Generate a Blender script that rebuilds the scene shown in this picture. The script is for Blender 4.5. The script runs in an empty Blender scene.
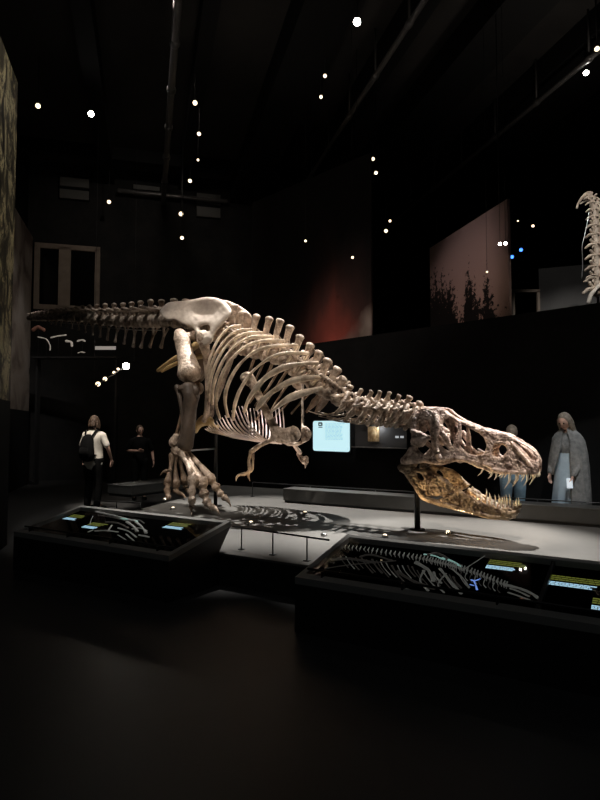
import bpy, bmesh, math, random
from mathutils import Vector, Matrix, noise
random.seed(7)
V = Vector
SC = bpy.context.scene
COL = SC.collection
# ---------------------------------------------------------------- camera, world, exposure
F = 578.0; TH = math.atan(28/578); CZ = 1.5
cam_d = bpy.data.cameras.new('camera'); cam = bpy.data.objects.new('camera', cam_d); COL.objects.link(cam)
cam_d.lens = 36*F/800; cam_d.sensor_width = 36; cam_d.clip_end = 200
cam.location = (0, 0, CZ); cam.rotation_euler = (math.pi/2+TH, 0, 0)
SC.camera = cam
world = bpy.data.worlds.new('world'); SC.world = world; world.use_nodes = True
world.node_tree.nodes['Background'].inputs[0].default_value = (0.5, 0.55, 0.65, 1)
world.node_tree.nodes['Background'].inputs[1].default_value = 0.004
SC.view_settings.view_transform = 'Standard'; SC.view_settings.look = 'None'
SC.view_settings.exposure = 0.0; SC.view_settings.gamma = 1.0
try: SC.view_settings.use_curve_mapping = False
except Exception: pass

def spot(name, loc, target, energy, color, angle, blend=0.5, size=0.04):
    d = bpy.data.lights.new(name, 'SPOT'); o = bpy.data.objects.new(name, d); COL.objects.link(o)
    d.energy = energy; d.color = color; d.spot_size = math.radians(angle); d.spot_blend = blend; d.shadow_soft_size = size
    o.location = loc; o.rotation_euler = (V(target)-V(loc)).to_track_quat('-Z', 'Y').to_euler()
    return o
def point(name, loc, energy, color, size=0.05):
    d = bpy.data.lights.new(name, 'POINT'); o = bpy.data.objects.new(name, d); COL.objects.link(o)
    d.energy = energy; d.color = color; d.shadow_soft_size = size; o.location = loc
    return o
WARM = (1.0, 0.89, 0.78); NEUT = (1.0, 0.955, 0.91)
# spots over stage and hall; the fill ones among them are added, without fixtures
spot('spot_skull_key', (3.9, 8.3, 8.6), (1.9, 6.5, 1.2), 6800, NEUT, 24, 0.6, 0.025)
spot('spot_torso_key', (-0.1, 9.7, 8.6), (-0.5, 8.4, 2.0), 5600, NEUT, 34, 0.6, 0.025)
spot('spot_tail_key', (-3.6, 9.0, 8.6), (-2.8, 10.4, 3.3), 420, NEUT, 34, 0.6, 0.04)
spot('spot_front_left', (-0.9, 4.6, 8.8), (-0.1, 7.9, 2.4), 1500, WARM, 26, 0.6, 0.05)
spot('spot_front_right', (3.6, 3.3, 8.8), (1.95, 6.5, 1.35), 3700, (1.0, 0.88, 0.80), 17, 0.5, 0.03)
spot('spot_torso_front', (2.4, 2.0, 7.6), (0.05, 7.8, 2.3), 1100, (1.0, .90, .80), 15, 0.6, 0.03)
spot('spot_neck', (2.0, 4.2, 8.8), (0.8, 7.3, 1.9), 2300, (1.0, 0.90, 0.82), 16, 0.6, 0.03)
spot('fill_stage_left', (-3.2, 6.0, 8.6), (-2.8, 8.8, 0.3), 700, NEUT, 30, 0.9, 0.08)  # added spill for the left of the deck, no fixture
spot('spot_hips', (-2.8, 5.0, 8.8), (-1.5, 8.6, 2.6), 1300, WARM, 24, 0.6, 0.05)
spot('spot_stage_right', (5.4, 5.0, 8.6), (3.2, 6.4, 0.3), 500, NEUT, 40, 0.8, 0.08)
spot('spot_stage_mid', (1.6, 6.4, 8.6), (0.4, 7.8, 0.3), 120, NEUT, 44, 0.8, 0.08)
spot('spot_floor_left', (-6.2, 6.0, 8.6), (-5.0, 8.6, 0.0), 130, NEUT, 40, 1.0, 0.2)
spot('spot_floor_front', (-1.5, -1.0, 8.6), (-1.2, 3.6, 0.0), 75, (0.92,0.97,1.0), 110, 1.0, 0.3)
spot('spot_visitor_left', (-3.6, 7.9, 8.0), (-3.8, 10.7, 1.45), 3000, WARM, 10, 0.7, 0.05)
spot('spot_visitor_dark', (-2.2, 9.0, 8.0), (-3.3, 12.2, 1.3), 380, WARM, 12, 0.7, 0.05)
spot('spot_visitor_right', (2.6, 4.2, 8.4), (3.6, 7.98, 0.9), 700, (0.85, 0.93, 1.0), 12, 0.7, 0.05)
spot('spot_tree_print', (0.5, 7.2, 8.4), (2.9, 11.0, 3.9), 460, (1.0, 0.82, 0.76), 30, 0.9, 0.1)
spot('spot_fire_print', (-2.2, 8.8, 8.6), (1.0, 11.4, 3.6), 850, (1.0, 0.85, 0.78), 30, 1.0, 0.1)
spot('spot_bark_print', (-1.5, 5.4, 8.4), (-3.6, 7.2, 4.6), 420, NEUT, 40, 0.9, 0.1)
spot('spot_grey_print', (-3.0, 10.0, 8.4), (-6.4, 13.6, 3.9), 520, NEUT, 30, 0.9, 0.1)
spot('spot_bench_right', (2.2, 1.5, 8.6), (3.6, 7.6, 0.4), 1500, NEUT, 17, 0.15, 0.03)
spot('fill_ceiling_patch', (-1.3, 10.0, 5.2), (-0.2, 10.2, 9.3), 42, WARM, 80, 1.0, 0.3)  # added unseen uplight that brightens a patch of ceiling
spot('fill_ceiling_right', (4.6, 9.0, 5.6), (4.2, 10.0, 9.3), 90, WARM, 100, 1.0, 0.3)  # added unseen uplight for the right of the ceiling
spot('fill_upper_level', (3.2, 8.4, 8.6), (5.6, 11.3, 3.9), 70, NEUT, 26, 0.9, 0.1)  # added to bring out the grey board and frame, no fixture
spot('fill_back_wall', (-2.6, 11.0, 8.8), (-4.4, 17.0, 5.5), 170, WARM, 90, 1.0, 0.2)  # added fill in place of the hall's dim ambient light
spot('spot_upper_skeleton', (3.4, 5.6, 7.4), (4.5, 8.75, 4.4), 650, NEUT, 28, 0.6, 0.05)

# ---------------------------------------------------------------- projection helpers
CR, SR = math.cos(TH), math.sin(TH)
def ray(px, py):
    a = (px-300)/F; b = (400-py)/F
    return V((a, CR-SR*b, SR+CR*b))
def P(px, py, Y):
    d = ray(px, py); return V((0, 0, CZ)) + d*(Y/d.y)
def G(px, py, z):
    d = ray(px, py); return V((0, 0, CZ)) + d*((z-CZ)/d.z)
PZ = 0.3                                    # stage height
HIP = V((-1.6, 9.2, PZ)); UD = V((0.79, -0.61, 0)).normalized(); RD = V((UD.y, -UD.x, 0))
ROT = math.atan2(UD.y, UD.x)
def T(px, py, w=0.0):
    """photo pixel -> the animal's own frame (x forward, y left, z up), at distance w right of its midline"""
    d = ray(px, py); o = V((0, 0, CZ)); h = HIP + RD*w
    t = (h-o).dot(RD)/d.dot(RD); p = o+d*t-HIP
    return V((p.dot(UD), -w, p.z))
def loc_of(p):
    q = p-HIP; return V((q.dot(UD), -q.dot(RD), q.z))

# ---------------------------------------------------------------- materials
def mat(name, color, rough=0.6, metal=0.0, emit=None, estr=0.0, noise_s=None, c2=None, bump=0.0, fac=(0.35, 0.65), spec=0.5, detail=6):
    m = bpy.data.materials.new(name); m.use_nodes = True; nt = m.node_tree; b = nt.nodes['Principled BSDF']
    b.inputs['Base Color'].default_value = (*color, 1); b.inputs['Roughness'].default_value = rough; b.inputs['Metallic'].default_value = metal
    b.inputs['Specular IOR Level'].default_value = spec
    if emit: b.inputs['Emission Color'].default_value = (*emit, 1); b.inputs['Emission Strength'].default_value = estr
    if noise_s:
        tc = nt.nodes.new('ShaderNodeTexCoord'); n = nt.nodes.new('ShaderNodeTexNoise'); n.inputs['Scale'].default_value = noise_s; n.inputs['Detail'].default_value = detail
        n.inputs['Roughness'].default_value = 0.65
        nt.links.new(tc.outputs['Object'], n.inputs['Vector'])
        r = nt.nodes.new('ShaderNodeValToRGB'); r.color_ramp.elements[0].position = fac[0]; r.color_ramp.elements[1].position = fac[1]
        r.color_ramp.elements[0].color = (*color, 1); r.color_ramp.elements[1].color = (*(c2 or color), 1)
        nt.links.new(n.outputs['Fac'], r.inputs['Fac']); nt.links.new(r.outputs['Color'], b.inputs['Base Color'])
        if bump:
            n2 = nt.nodes.new('ShaderNodeTexNoise'); n2.inputs['Scale'].default_value = noise_s*4; n2.inputs['Detail'].default_value = 6
            nt.links.new(tc.outputs['Object'], n2.inputs['Vector'])
            bp = nt.nodes.new('ShaderNodeBump'); bp.inputs['Strength'].default_value = bump; bp.inputs['Distance'].default_value = 0.02
            nt.links.new(n2.outputs['Fac'], bp.inputs['Height']); nt.links.new(bp.outputs['Normal'], b.inputs['Normal'])
    return m
M = {}
M['bone'] = mat('bone', (0.13, 0.08, 0.05), 0.48, noise_s=7, c2=(0.66, 0.53, 0.42), bump=1.0, fac=(0.34, 0.6), detail=9)
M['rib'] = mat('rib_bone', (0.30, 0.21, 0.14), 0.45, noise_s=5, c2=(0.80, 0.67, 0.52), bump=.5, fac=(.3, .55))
M['hip'] = mat('hip_bone', (0.30, 0.24, 0.20), 0.5, noise_s=2.2, c2=(0.66, 0.58, 0.50), bump=.15, fac=(.3, .7), detail=4)
M['bone_dark'] = mat('bone_dark', (0.03, 0.022, 0.016), 0.5, noise_s=5, c2=(0.11, 0.08, 0.06), bump=0.5, fac=(0.3, 0.7))
M['skull'] = mat('skull_bone', (0.13, 0.07, 0.047), 0.46, noise_s=12, c2=(0.74, 0.57, 0.47), bump=1.0, fac=(0.36, 0.58), detail=10)
M['jaw'] = mat('jaw_bone', (0.08, 0.043, 0.022), 0.42, noise_s=8, c2=(0.60, 0.44, 0.27), bump=1.0, fac=(0.40, 0.62), detail=10)
M['tooth'] = mat('tooth_enamel', (0.86, 0.78, 0.62), 0.3, noise_s=14, c2=(0.96, 0.92, 0.82))
M['belly'] = mat('belly_rib_bone', (0.55, 0.42, 0.38), 0.45, noise_s=6, c2=(0.80, 0.70, 0.66))
M['ochre'] = mat('ochre_bone', (0.38, 0.24, 0.10), 0.45, noise_s=5, c2=(0.66, 0.48, 0.24))
M['steel'] = mat('black_steel', (0.02, 0.02, 0.02), 0.45, 0.6)
M['steel_bright'] = mat('brushed_steel', (0.55, 0.55, 0.55), 0.3, 1.0)
M['stage'] = mat('stage_coating', (0.088, 0.086, 0.079), 0.62, noise_s=0.9, c2=(0.135, 0.131, 0.12), fac=(0.3, 0.7), bump=0.05)
M['stage_side'] = mat('stage_side', (0.018, 0.018, 0.018), 0.6)
M['bench'] = mat('bench_grey', (0.05, 0.05, 0.047), 0.5, noise_s=2, c2=(0.07, 0.07, 0.066))
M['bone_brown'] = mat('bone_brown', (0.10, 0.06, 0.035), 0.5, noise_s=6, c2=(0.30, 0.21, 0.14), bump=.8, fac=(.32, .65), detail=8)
M['floor'] = mat('floor_dark', (0.028, 0.028, 0.028), 0.42, noise_s=1.2, c2=(0.040, 0.040, 0.039), fac=(0.3, 0.7), bump=0.05)
M['wall'] = mat('wall_black', (0.008, 0.008, 0.008), 0.9, noise_s=2, c2=(0.012, 0.012, 0.012), spec=0.1)
M['wallback'] = mat('wall_charcoal', (0.02, 0.02, 0.02), 0.9, noise_s=2, c2=(0.03, 0.029, 0.028), spec=0.1)
M['ceil'] = mat('ceiling_dark', (0.022, 0.021, 0.020), 0.85, noise_s=1, c2=(0.032, 0.03, 0.028), spec=0.2)
M['beam'] = mat('beam_black', (0.006, 0.006, 0.006), 0.8, spec=.2)
M['pipe'] = mat('galvanised_pipe', (0.16, 0.155, 0.15), 0.4, 0.5)
M['vent'] = mat('vent_grey', (0.12, 0.118, 0.11), 0.6, emit=None)
M['case'] = mat('case_black', (0.020, 0.020, 0.020), 0.5)
M['rim'] = mat('case_rim_grey', (0.26, 0.255, 0.24), 0.6)
M['bed'] = mat('case_bed', (0.001, 0.001, 0.001), 0.9, spec=0.0)
M['lens'] = mat('lamp_lens', (1, 1, 1), 0.3, emit=(1.0, 0.78, 0.50), estr=2.6)
M['lens_hot'] = mat('lamp_lens_white', (1, 1, 1), 0.3, emit=(1.0, 0.95, 0.88), estr=40)
M['lens_blue'] = mat('lamp_lens_blue', (0.2, 0.3, 1), 0.3, emit=(0.06, 0.22, 1.0), estr=3)
M['housing'] = mat('lamp_housing', (0.01, 0.01, 0.01), 0.5)
M['skin'] = mat('skin', (0.55, 0.33, 0.25), 0.5, noise_s=8, c2=(0.62, 0.40, 0.31))
M['white_cloth'] = mat('cream_cotton', (0.62, 0.58, 0.50), 0.9, noise_s=12, c2=(0.72, 0.68, 0.60), bump=0.3)
M['black_cloth'] = mat('black_cloth', (0.003, 0.003, 0.003), 0.9, noise_s=12, c2=(0.006, 0.006, 0.006), bump=0.3, spec=.1)
M['hair_brown'] = mat('brown_hair', (0.035, 0.02, 0.012), 0.5, noise_s=30, c2=(0.10, 0.06, 0.035), bump=0.5)
M['hair_grey'] = mat('ash_hair', (0.16, 0.13, 0.10), 0.5, noise_s=30, c2=(0.34, 0.29, 0.23), bump=0.5)
M['denim'] = mat('pale_denim', (0.16, 0.27, 0.36), 0.85, noise_s=10, c2=(0.25, 0.38, 0.48), bump=0.3)
M['blue_dress'] = mat('pale_blue_cotton', (0.38, 0.50, 0.60), 0.85, noise_s=6, c2=(0.50, 0.62, 0.70), bump=0.3)
M['shawl'] = mat('grey_knit', (0.16, 0.165, 0.165), 0.95, noise_s=14, c2=(0.30, 0.30, 0.29), bump=0.6)
M['eye'] = mat('eye_dark', (0.02, 0.015, 0.01), 0.2)

# ---------------------------------------------------------------- mesh helpers
def smoothpts(pts, n):
    """Catmull-Rom through tuples of numbers"""
    out = []; L = len(pts)
    for i in range(L-1):
        p0 = pts[max(i-1, 0)]; p1 = pts[i]; p2 = pts[i+1]; p3 = pts[min(i+2, L-1)]
        for k in range(n):
            t = k/n
            out.append(tuple(0.5*((2*b)+(-a+c)*t+(2*a-5*b+4*c-d)*t*t+(-a+3*b-3*c+d)*t**3) for a, b, c, d in zip(p0, p1, p2, p3)))
    out.append(tuple(pts[-1])); return out
def interp(tab, x):
    if x <= tab[0][0]: return tab[0][1]
    for (a, b), (c, d) in zip(tab, tab[1:]):
        if x <= c: return b+(d-b)*(x-a)/(c-a)
    return tab[-1][1]
class MB:
    def __init__(s): s.v = []; s.f = []
    def loft(s, pts, rad, seg=10, up=V((0, 0, 1)), cap=True):
        pts = [V(p) for p in pts]; n = len(pts)
        rad = [(r, r) if isinstance(r, (int, float)) else tuple(r) for r in rad]
        T0 = [(pts[min(i+1, n-1)]-pts[max(i-1, 0)]).normalized() for i in range(n)]
        if cap:
            a, b = rad[0]; m = min(a, b)
            pts = [pts[0]-T0[0]*m*.75, pts[0]-T0[0]*m*.5]+pts; rad = [(a*.3, b*.3), (a*.75, b*.75)]+rad; T0 = [T0[0]]*2+T0
            a, b = rad[-1]; m = min(a, b)
            pts = pts+[pts[-1]+T0[-1]*m*.5, pts[-1]+T0[-1]*m*.75]; rad = rad+[(a*.75, b*.75), (a*.3, b*.3)]; T0 = T0+[T0[-1]]*2
        base = len(s.v); n = len(pts)
        side0 = None
        for i in range(n):
            t = T0[i]; sd = up.cross(t)
            if sd.length < 0.15: sd = side0.copy() if side0 else V((1, 0, 0)).cross(t) if abs(t.x) < .9 else V((0, 1, 0)).cross(t)
            sd = (sd-t*sd.dot(t)).normalized()
            if side0 is not None and sd.dot(side0) < 0 and up.cross(t).length < .3: sd = -sd
            side0 = sd; u2 = t.cross(sd)
            for k in range(seg):
                a = 2*math.pi*k/seg
                s.v.append(pts[i]+sd*(rad[i][0]*math.cos(a))+u2*(rad[i][1]*math.sin(a)))
        for i in range(n-1):
            for k in range(seg):
                k2 = (k+1) % seg
                s.f.append((base+i*seg+k, base+i*seg+k2, base+(i+1)*seg+k2, base+(i+1)*seg+k))
        s.f.append(tuple(base+k for k in range(seg))[::-1]); s.f.append(tuple(base+(n-1)*seg+k for k in range(seg)))
        return s
    def curve(s, rows, n=4, seg=10, up=V((0, 0, 1))):
        """rows of (x,y,z,a[,b]) smoothed"""
        rows = [tuple(r) if len(r) == 5 else tuple(r)+(r[3],) for r in rows]
        q = smoothpts(rows, n)
        return s.loft([V(r[:3]) for r in q], [(max(r[3], 1e-4), max(r[4], 1e-4)) for r in q], seg, up)
    def box(s, c, size, rz=0, mtx=None):
        b = len(s.v); R = mtx or Matrix.Rotation(rz, 3, 'Z')
        for dx in (-.5, .5):
            for dy in (-.5, .5):
                for dz in (-.5, .5): s.v.append(V(c)+R @ V((dx*size[0], dy*size[1], dz*size[2])))
        s.f += [tuple(b+i for i in q) for q in ((0, 1, 3, 2), (4, 6, 7, 5), (0, 4, 5, 1), (2, 3, 7, 6), (0, 2, 6, 4), (1, 5, 7, 3))]
        return s
    def hexa(s, p8):
        b = len(s.v); s.v += [V(p) for p in p8]
        s.f += [tuple(b+i for i in q) for q in ((3, 2, 1, 0), (4, 5, 6, 7), (0, 1, 5, 4), (1, 2, 6, 5), (2, 3, 7, 6), (3, 0, 4, 7))]
        return s
    def ball(s, c, r, seg=12, rings=8):
        r = (r, r, r) if isinstance(r, (int, float)) else r
        b = len(s.v)
        for i in range(1, rings):
            a = math.pi*i/rings
            for k in range(seg):
                t = 2*math.pi*k/seg
                s.v.append(V(c)+V((r[0]*math.sin(a)*math.cos(t), r[1]*math.sin(a)*math.sin(t), r[2]*math.cos(a))))
        s.v.append(V(c)+V((0, 0, r[2]))); s.v.append(V(c)-V((0, 0, r[2]))); tp = len(s.v)-2
        for i in range(rings-2):
            for k in range(seg):
                k2 = (k+1) % seg; s.f.append((b+i*seg+k, b+(i+1)*seg+k, b+(i+1)*seg+k2, b+i*seg+k2))
        for k in range(seg):
            k2 = (k+1) % seg; s.f.append((tp, b+k, b+k2)); s.f.append((tp+1, b+(rings-2)*seg+k2, b+(rings-2)*seg+k))
        return s
    def build(s, name, m, parent=None, amp=0.0, freq=8.0, smooth=True, bevel=0.0, sub=0):
        me = bpy.data.meshes.new(name); me.from_pydata([tuple(v) for v in s.v], [], s.f); me.update()
        if amp:
            bm = bmesh.new(); bm.from_mesh(me); bm.normal_update()
            for v in bm.verts: v.co += v.normal*amp*(noise.noise(v.co*freq)+.5*noise.noise(v.co*freq*2.7+V((9, 3, 1))))
            bm.to_mesh(me); bm.free()
        if smooth: me.shade_smooth()
        me.materials.append(m)
        o = bpy.data.objects.new(name, me); COL.objects.link(o)
        if parent: o.parent = parent
        if bevel:
            b = o.modifiers.new('bevel', 'BEVEL'); b.width = bevel; b.segments = 2; b.limit_method = 'ANGLE'
        if sub:
            b = o.modifiers.new('subdivision', 'SUBSURF'); b.levels = sub; b.render_levels = sub
        return o
def tag(o, label=None, cat=None, group=None, kind=None):
    if label: o['label'] = label
    if cat: o['category'] = cat
    if group: o['group'] = group
    if kind: o['kind'] = kind
    return o
def empty(name, loc, rz=0, label=None, cat=None, group=None):
    o = bpy.data.objects.new(name, None); COL.objects.link(o); o.location = loc; o.rotation_euler = (0, 0, rz); o.empty_display_size = .2
    return tag(o, label, cat, group)
def struct(name, mb, m, **k): return tag(mb.build(name, m, **k), kind='structure')
# ---------------------------------------------------------------- the hall
AX = V((-0.2558, 0.9667, 0)); EX = V((0.9667, 0.2558, 0))          # the hall's long direction and its cross direction
AROT = math.atan2(EX.y, EX.x)
def hall(e, a, z=0): return EX*e+AX*a+V((0, 0, z))
CA = V((0.8526, -0.5225, 0)); CB = V((0.5225, 0.8526, 0)); CROT = math.atan2(CA.y, CA.x)   # direction along the stage front, and into the stage
def hbox(e0, e1, a0, a1, z0, z1, mb=None):
    mb = mb or MB(); mb.box(hall((e0+e1)/2, (a0+a1)/2, (z0+z1)/2), (e1-e0, a1-a0, z1-z0), AROT); return mb
struct('floor', hbox(-3.4, 14, -4, 18.2, -0.2, 0), M['floor'], smooth=False)
struct('ceiling', hbox(-3.4, 14, -4, 18.2, 9.3, 9.5), M['ceil'], smooth=False)
struct('wall_back', hbox(-3.4, 14, 17.9, 18.2, 0, 9.3), M['wallback'], smooth=False)
struct('wall_left', hbox(-3.7, -3.4, -4, 18.2, 0, 9.3), M['wall'], smooth=False)
struct('wall_right', hbox(14, 14.3, -4, 18.2, 0, 9.3), M['wall'], smooth=False)
struct('wall_front', hbox(-3.4, 14, -4.3, -4, 0, 9.3), M['wall'], smooth=False)
# low wall that closes the hall behind the stage, carrying the upper exhibition level
W0 = V((0.3, 12.1, 0)); WU = V((0.7071, -0.7071, 0)); WN = V((-0.7071, -0.7071, 0))
def onwall(t, out=0, z=0): return W0+WU*t+WN*out+V((0, 0, z))
WTOP = 3.28
mb = MB(); a = onwall(-4.5); b = onwall(11); c = b-WN*5.2; d = a-WN*1.6
mb.hexa([a, b, c, d, a+V((0, 0, WTOP)), b+V((0, 0, WTOP)), c+V((0, 0, WTOP)), d+V((0, 0, WTOP))])
struct('wall_upper_level', mb, M['wall'], smooth=False)

# ceiling beams, ducts and pipes that run down the hall
for i, (e, w, h) in enumerate(((-1.2, .35, .5), (1.0, .3, .45), (2.9, .9, .7), (4.6, .35, .5), (6.2, .9, .6), (8.1, .35, .5), (10.2, .35, .5))):
    struct('trim_%d' % (i+1), hbox(e-w/2, e+w/2, -4, 17.9, 9.3-h, 9.3), M['beam'], smooth=False)
for i, a in enumerate((2.0, 16.6)):
    struct('trim_%d' % (i+8), hbox(-3.4, 14, a-.12, a+.12, 8.95, 9.3), M['beam'], smooth=False)
def along(px, py, z, r, a0, a1, label, name='ceiling_pipe', m='pipe'):
    p = G(px, py, z); e = p.dot(EX)
    root = empty(name, hall(e, a0, z), 0, label, 'pipe', 'pipes under the ceiling')
    o0 = root.location.copy(); mb = MB(); mb.loft([hall(e, a0, z)-o0, hall(e, a1, z)-o0], [r, r], 12); mb.build('pipe', M[m], root)
    n = int((a1-a0)/1.5)
    for k in range(n):
        mb = MB(); q = hall(e, a0+.7+k*1.5, z)-o0
        mb.loft([q-AX*.04, q+AX*.04], [r*1.35, r*1.35], 12); mb.box(q+V((0, 0, (9.3-z)/2)), (.03, .03, 9.3-z), AROT)
        mb.build('hanger', M['pipe'], root)
along(365, 92, 8.35, .05, 2, 17.8, 'grey ceiling pipe running down the hall above the fire print')
along(492, 140, 8.35, .05, 2, 17.8, 'long grey ceiling pipe on the right, above the tree print')
along(172, 80, 8.35, .07, 2, 17.8, 'thick grey ceiling pipe above the hip bones')
0 and along(440, 75, 8.75, .2, 1, 17.8, 'wide black duct high above the fire print and tree print', 'air_duct', 'beam')
def cross_pipe(p0, p1, r, label):
    o = MB().loft([p0, p1], [r, r], 10).build('cross_pipe', M['pipe']); tag(o, label, 'pipe'); return o
pc = P(170, 190, 17.3)
cross_pipe(hall(-.9, 17.6, 8.52), hall(2.3, 17.6, 8.52), .06, 'grey pipe crossing high on the back wall')
def vent(x0, y0, x1, y1, label):
    c = (x0+x1)/2; d = ray(c, (y0+y1)/2); t = 17.82/d.dot(AX); p = V((0, 0, CZ))+d*t
    k = d.dot(AX); w = (x1-x0)/F*t*1.02; h = (y1-y0)/F*t
    root = empty('air_vent', p-V((0, 0, h/2)), AROT, label, 'vent', 'air vents high on the back wall')
    for s in ((0.28), (-0.28)):
        MB().box((0, 0, h/2+s*h), (w, .12, h*.42)).build('vent_panel', M['vent'], root, smooth=False, bevel=.01)
    MB().box((0, .02, h/2), (w*1.04, .06, h)).build('vent_frame', M['beam'], root, smooth=False)
vent(61, 178, 88, 200, 'grey two-panel vent at the left of the back wall')
vent(134, 186, 159, 197, 'narrow grey vent on the back wall beside the thick ceiling pipe')
vent(197, 194, 220, 218, 'grey two-panel vent on the back wall above the hip bones')
# gallery window frame on the back wall
def backp(px, py, off=0.0):
    d = ray(px, py); t = (17.86-off-V((0, 0, CZ)).dot(AX))/d.dot(AX); return V((0, 0, CZ))+d*t
M['frame'] = mat('window_frame_wood', (0.22, 0.17, 0.13), 0.6, noise_s=3, c2=(0.30, 0.24, 0.19))
a = backp(38, 246); b = backp(97, 310); w = (b-a).dot(EX); h = a.z-b.z; c = (a+b)/2
win = empty('window_1', V((c.x, c.y, b.z)), AROT); tag(win, kind='structure')
fr = MB()
for x in (-w/2, -.08, w/2): fr.box((x, -.06, h/2), (.14 if x != -.08 else .32, .12, h))
for z in (0, h): fr.box((0, -.06, z), (w+.14, .12, .14))
fr.build('window_frame', M['frame'], win, smooth=False)
MB().box((0, -.02, h/2), (w, .03, h)).build('window_pane', mat('dark_pane', (.004, .004, .004), .15), win, smooth=False)

# ---------------------------------------------------------------- big prints
def print_mat(name, build):
    m = bpy.data.materials.new(name); m.use_nodes = True; nt = m.node_tree; b = nt.nodes['Principled BSDF']; b.inputs['Roughness'].default_value = .6
    b.inputs['Specular IOR Level'].default_value = .2
    tc = nt.nodes.new('ShaderNodeTexCoord'); build(nt, b, tc); return m
def ramp(nt, stops):
    r = nt.nodes.new('ShaderNodeValToRGB'); e = r.color_ramp.elements
    while len(e) < len(stops): e.new(.5)
    for k, (p, c) in enumerate(stops): e[k].position = p; e[k].color = (*c, 1)
    return r
def nmath(nt, op, a, b=None):
    n = nt.nodes.new('ShaderNodeMath'); n.operation = op
    for i, q in enumerate((a, b)):
        if q is None: continue
        if isinstance(q, (int, float)): n.inputs[i].default_value = q
        else: nt.links.new(q, n.inputs[i])
    return n.outputs[0]
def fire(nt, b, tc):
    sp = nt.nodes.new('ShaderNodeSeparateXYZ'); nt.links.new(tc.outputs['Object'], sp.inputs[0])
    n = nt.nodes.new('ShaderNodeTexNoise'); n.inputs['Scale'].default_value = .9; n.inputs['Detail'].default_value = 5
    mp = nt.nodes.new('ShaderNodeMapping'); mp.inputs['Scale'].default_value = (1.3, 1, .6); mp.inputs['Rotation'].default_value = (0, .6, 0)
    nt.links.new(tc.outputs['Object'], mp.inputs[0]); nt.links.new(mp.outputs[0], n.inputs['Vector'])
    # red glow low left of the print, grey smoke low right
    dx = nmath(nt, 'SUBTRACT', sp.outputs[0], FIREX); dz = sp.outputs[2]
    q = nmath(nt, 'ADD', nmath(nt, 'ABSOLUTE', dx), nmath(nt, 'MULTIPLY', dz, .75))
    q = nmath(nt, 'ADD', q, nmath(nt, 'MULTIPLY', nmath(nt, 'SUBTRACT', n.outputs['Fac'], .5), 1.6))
    r = ramp(nt, ((0, (.62, .13, .09)), (.20, (.32, .075, .055)), (.45, (.11, .045, .038)), (.75, (.040, .026, .024)), (1, (.017, .015, .015))))  # near-black far stops paint the sheet's fade into the dark at top and left
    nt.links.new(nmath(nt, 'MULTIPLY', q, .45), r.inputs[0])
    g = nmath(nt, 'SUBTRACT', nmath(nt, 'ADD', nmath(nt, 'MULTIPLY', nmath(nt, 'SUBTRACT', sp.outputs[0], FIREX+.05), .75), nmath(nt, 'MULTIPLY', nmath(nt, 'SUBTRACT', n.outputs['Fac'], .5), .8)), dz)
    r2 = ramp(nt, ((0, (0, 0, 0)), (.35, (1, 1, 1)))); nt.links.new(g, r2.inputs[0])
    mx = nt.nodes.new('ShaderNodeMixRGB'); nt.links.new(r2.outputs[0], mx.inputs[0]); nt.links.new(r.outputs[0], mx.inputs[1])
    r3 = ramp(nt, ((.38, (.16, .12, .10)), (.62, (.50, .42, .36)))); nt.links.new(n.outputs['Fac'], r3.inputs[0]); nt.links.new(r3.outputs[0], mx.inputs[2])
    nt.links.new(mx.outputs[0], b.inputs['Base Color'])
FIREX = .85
def trees(nt, b, tc):
    sp = nt.nodes.new('ShaderNodeSeparateXYZ'); nt.links.new(tc.outputs['Object'], sp.inputs[0])
    n = nt.nodes.new('ShaderNodeTexNoise'); n.inputs['Scale'].default_value = 11; n.inputs['Detail'].default_value = 7; n.inputs['Roughness'].default_value = .7
    nt.links.new(tc.outputs['Object'], n.inputs['Vector'])
    n2 = nt.nodes.new('ShaderNodeTexNoise'); n2.noise_dimensions = '1D'; n2.inputs['Scale'].default_value = 2.1; n2.inputs['Detail'].default_value = 2
    nt.links.new(sp.outputs[0], n2.inputs['W'])
    hgt = nmath(nt, 'ADD', nmath(nt, 'MULTIPLY', n2.outputs['Fac'], 3.0), -.45)
    hgt = nmath(nt, 'SUBTRACT', hgt, nmath(nt, 'MULTIPLY', sp.outputs[0], .5))
    q = nmath(nt, 'SUBTRACT', nmath(nt, 'SUBTRACT', hgt, nmath(nt, 'MULTIPLY', sp.outputs[2], 1.0)), nmath(nt, 'MULTIPLY', nmath(nt, 'SUBTRACT', .62, n.outputs['Fac']), 3.0))
    r = ramp(nt, ((0, (0, 0, 0)), (.06, (1, 1, 1)))); nt.links.new(q, r.inputs[0])
    sky = ramp(nt, ((0, (.50, .33, .26)), (.5, (.34, .23, .21)), (1, (.20, .15, .15)))); nt.links.new(nmath(nt, 'MULTIPLY', sp.outputs[2], .42), sky.inputs[0])
    mx = nt.nodes.new('ShaderNodeMixRGB'); nt.links.new(r.outputs[0], mx.inputs[0]); nt.links.new(sky.outputs[0], mx.inputs[1]); mx.inputs[2].default_value = (.012, .010, .009, 1)
    nt.links.new(mx.outputs[0], b.inputs['Base Color'])
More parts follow.
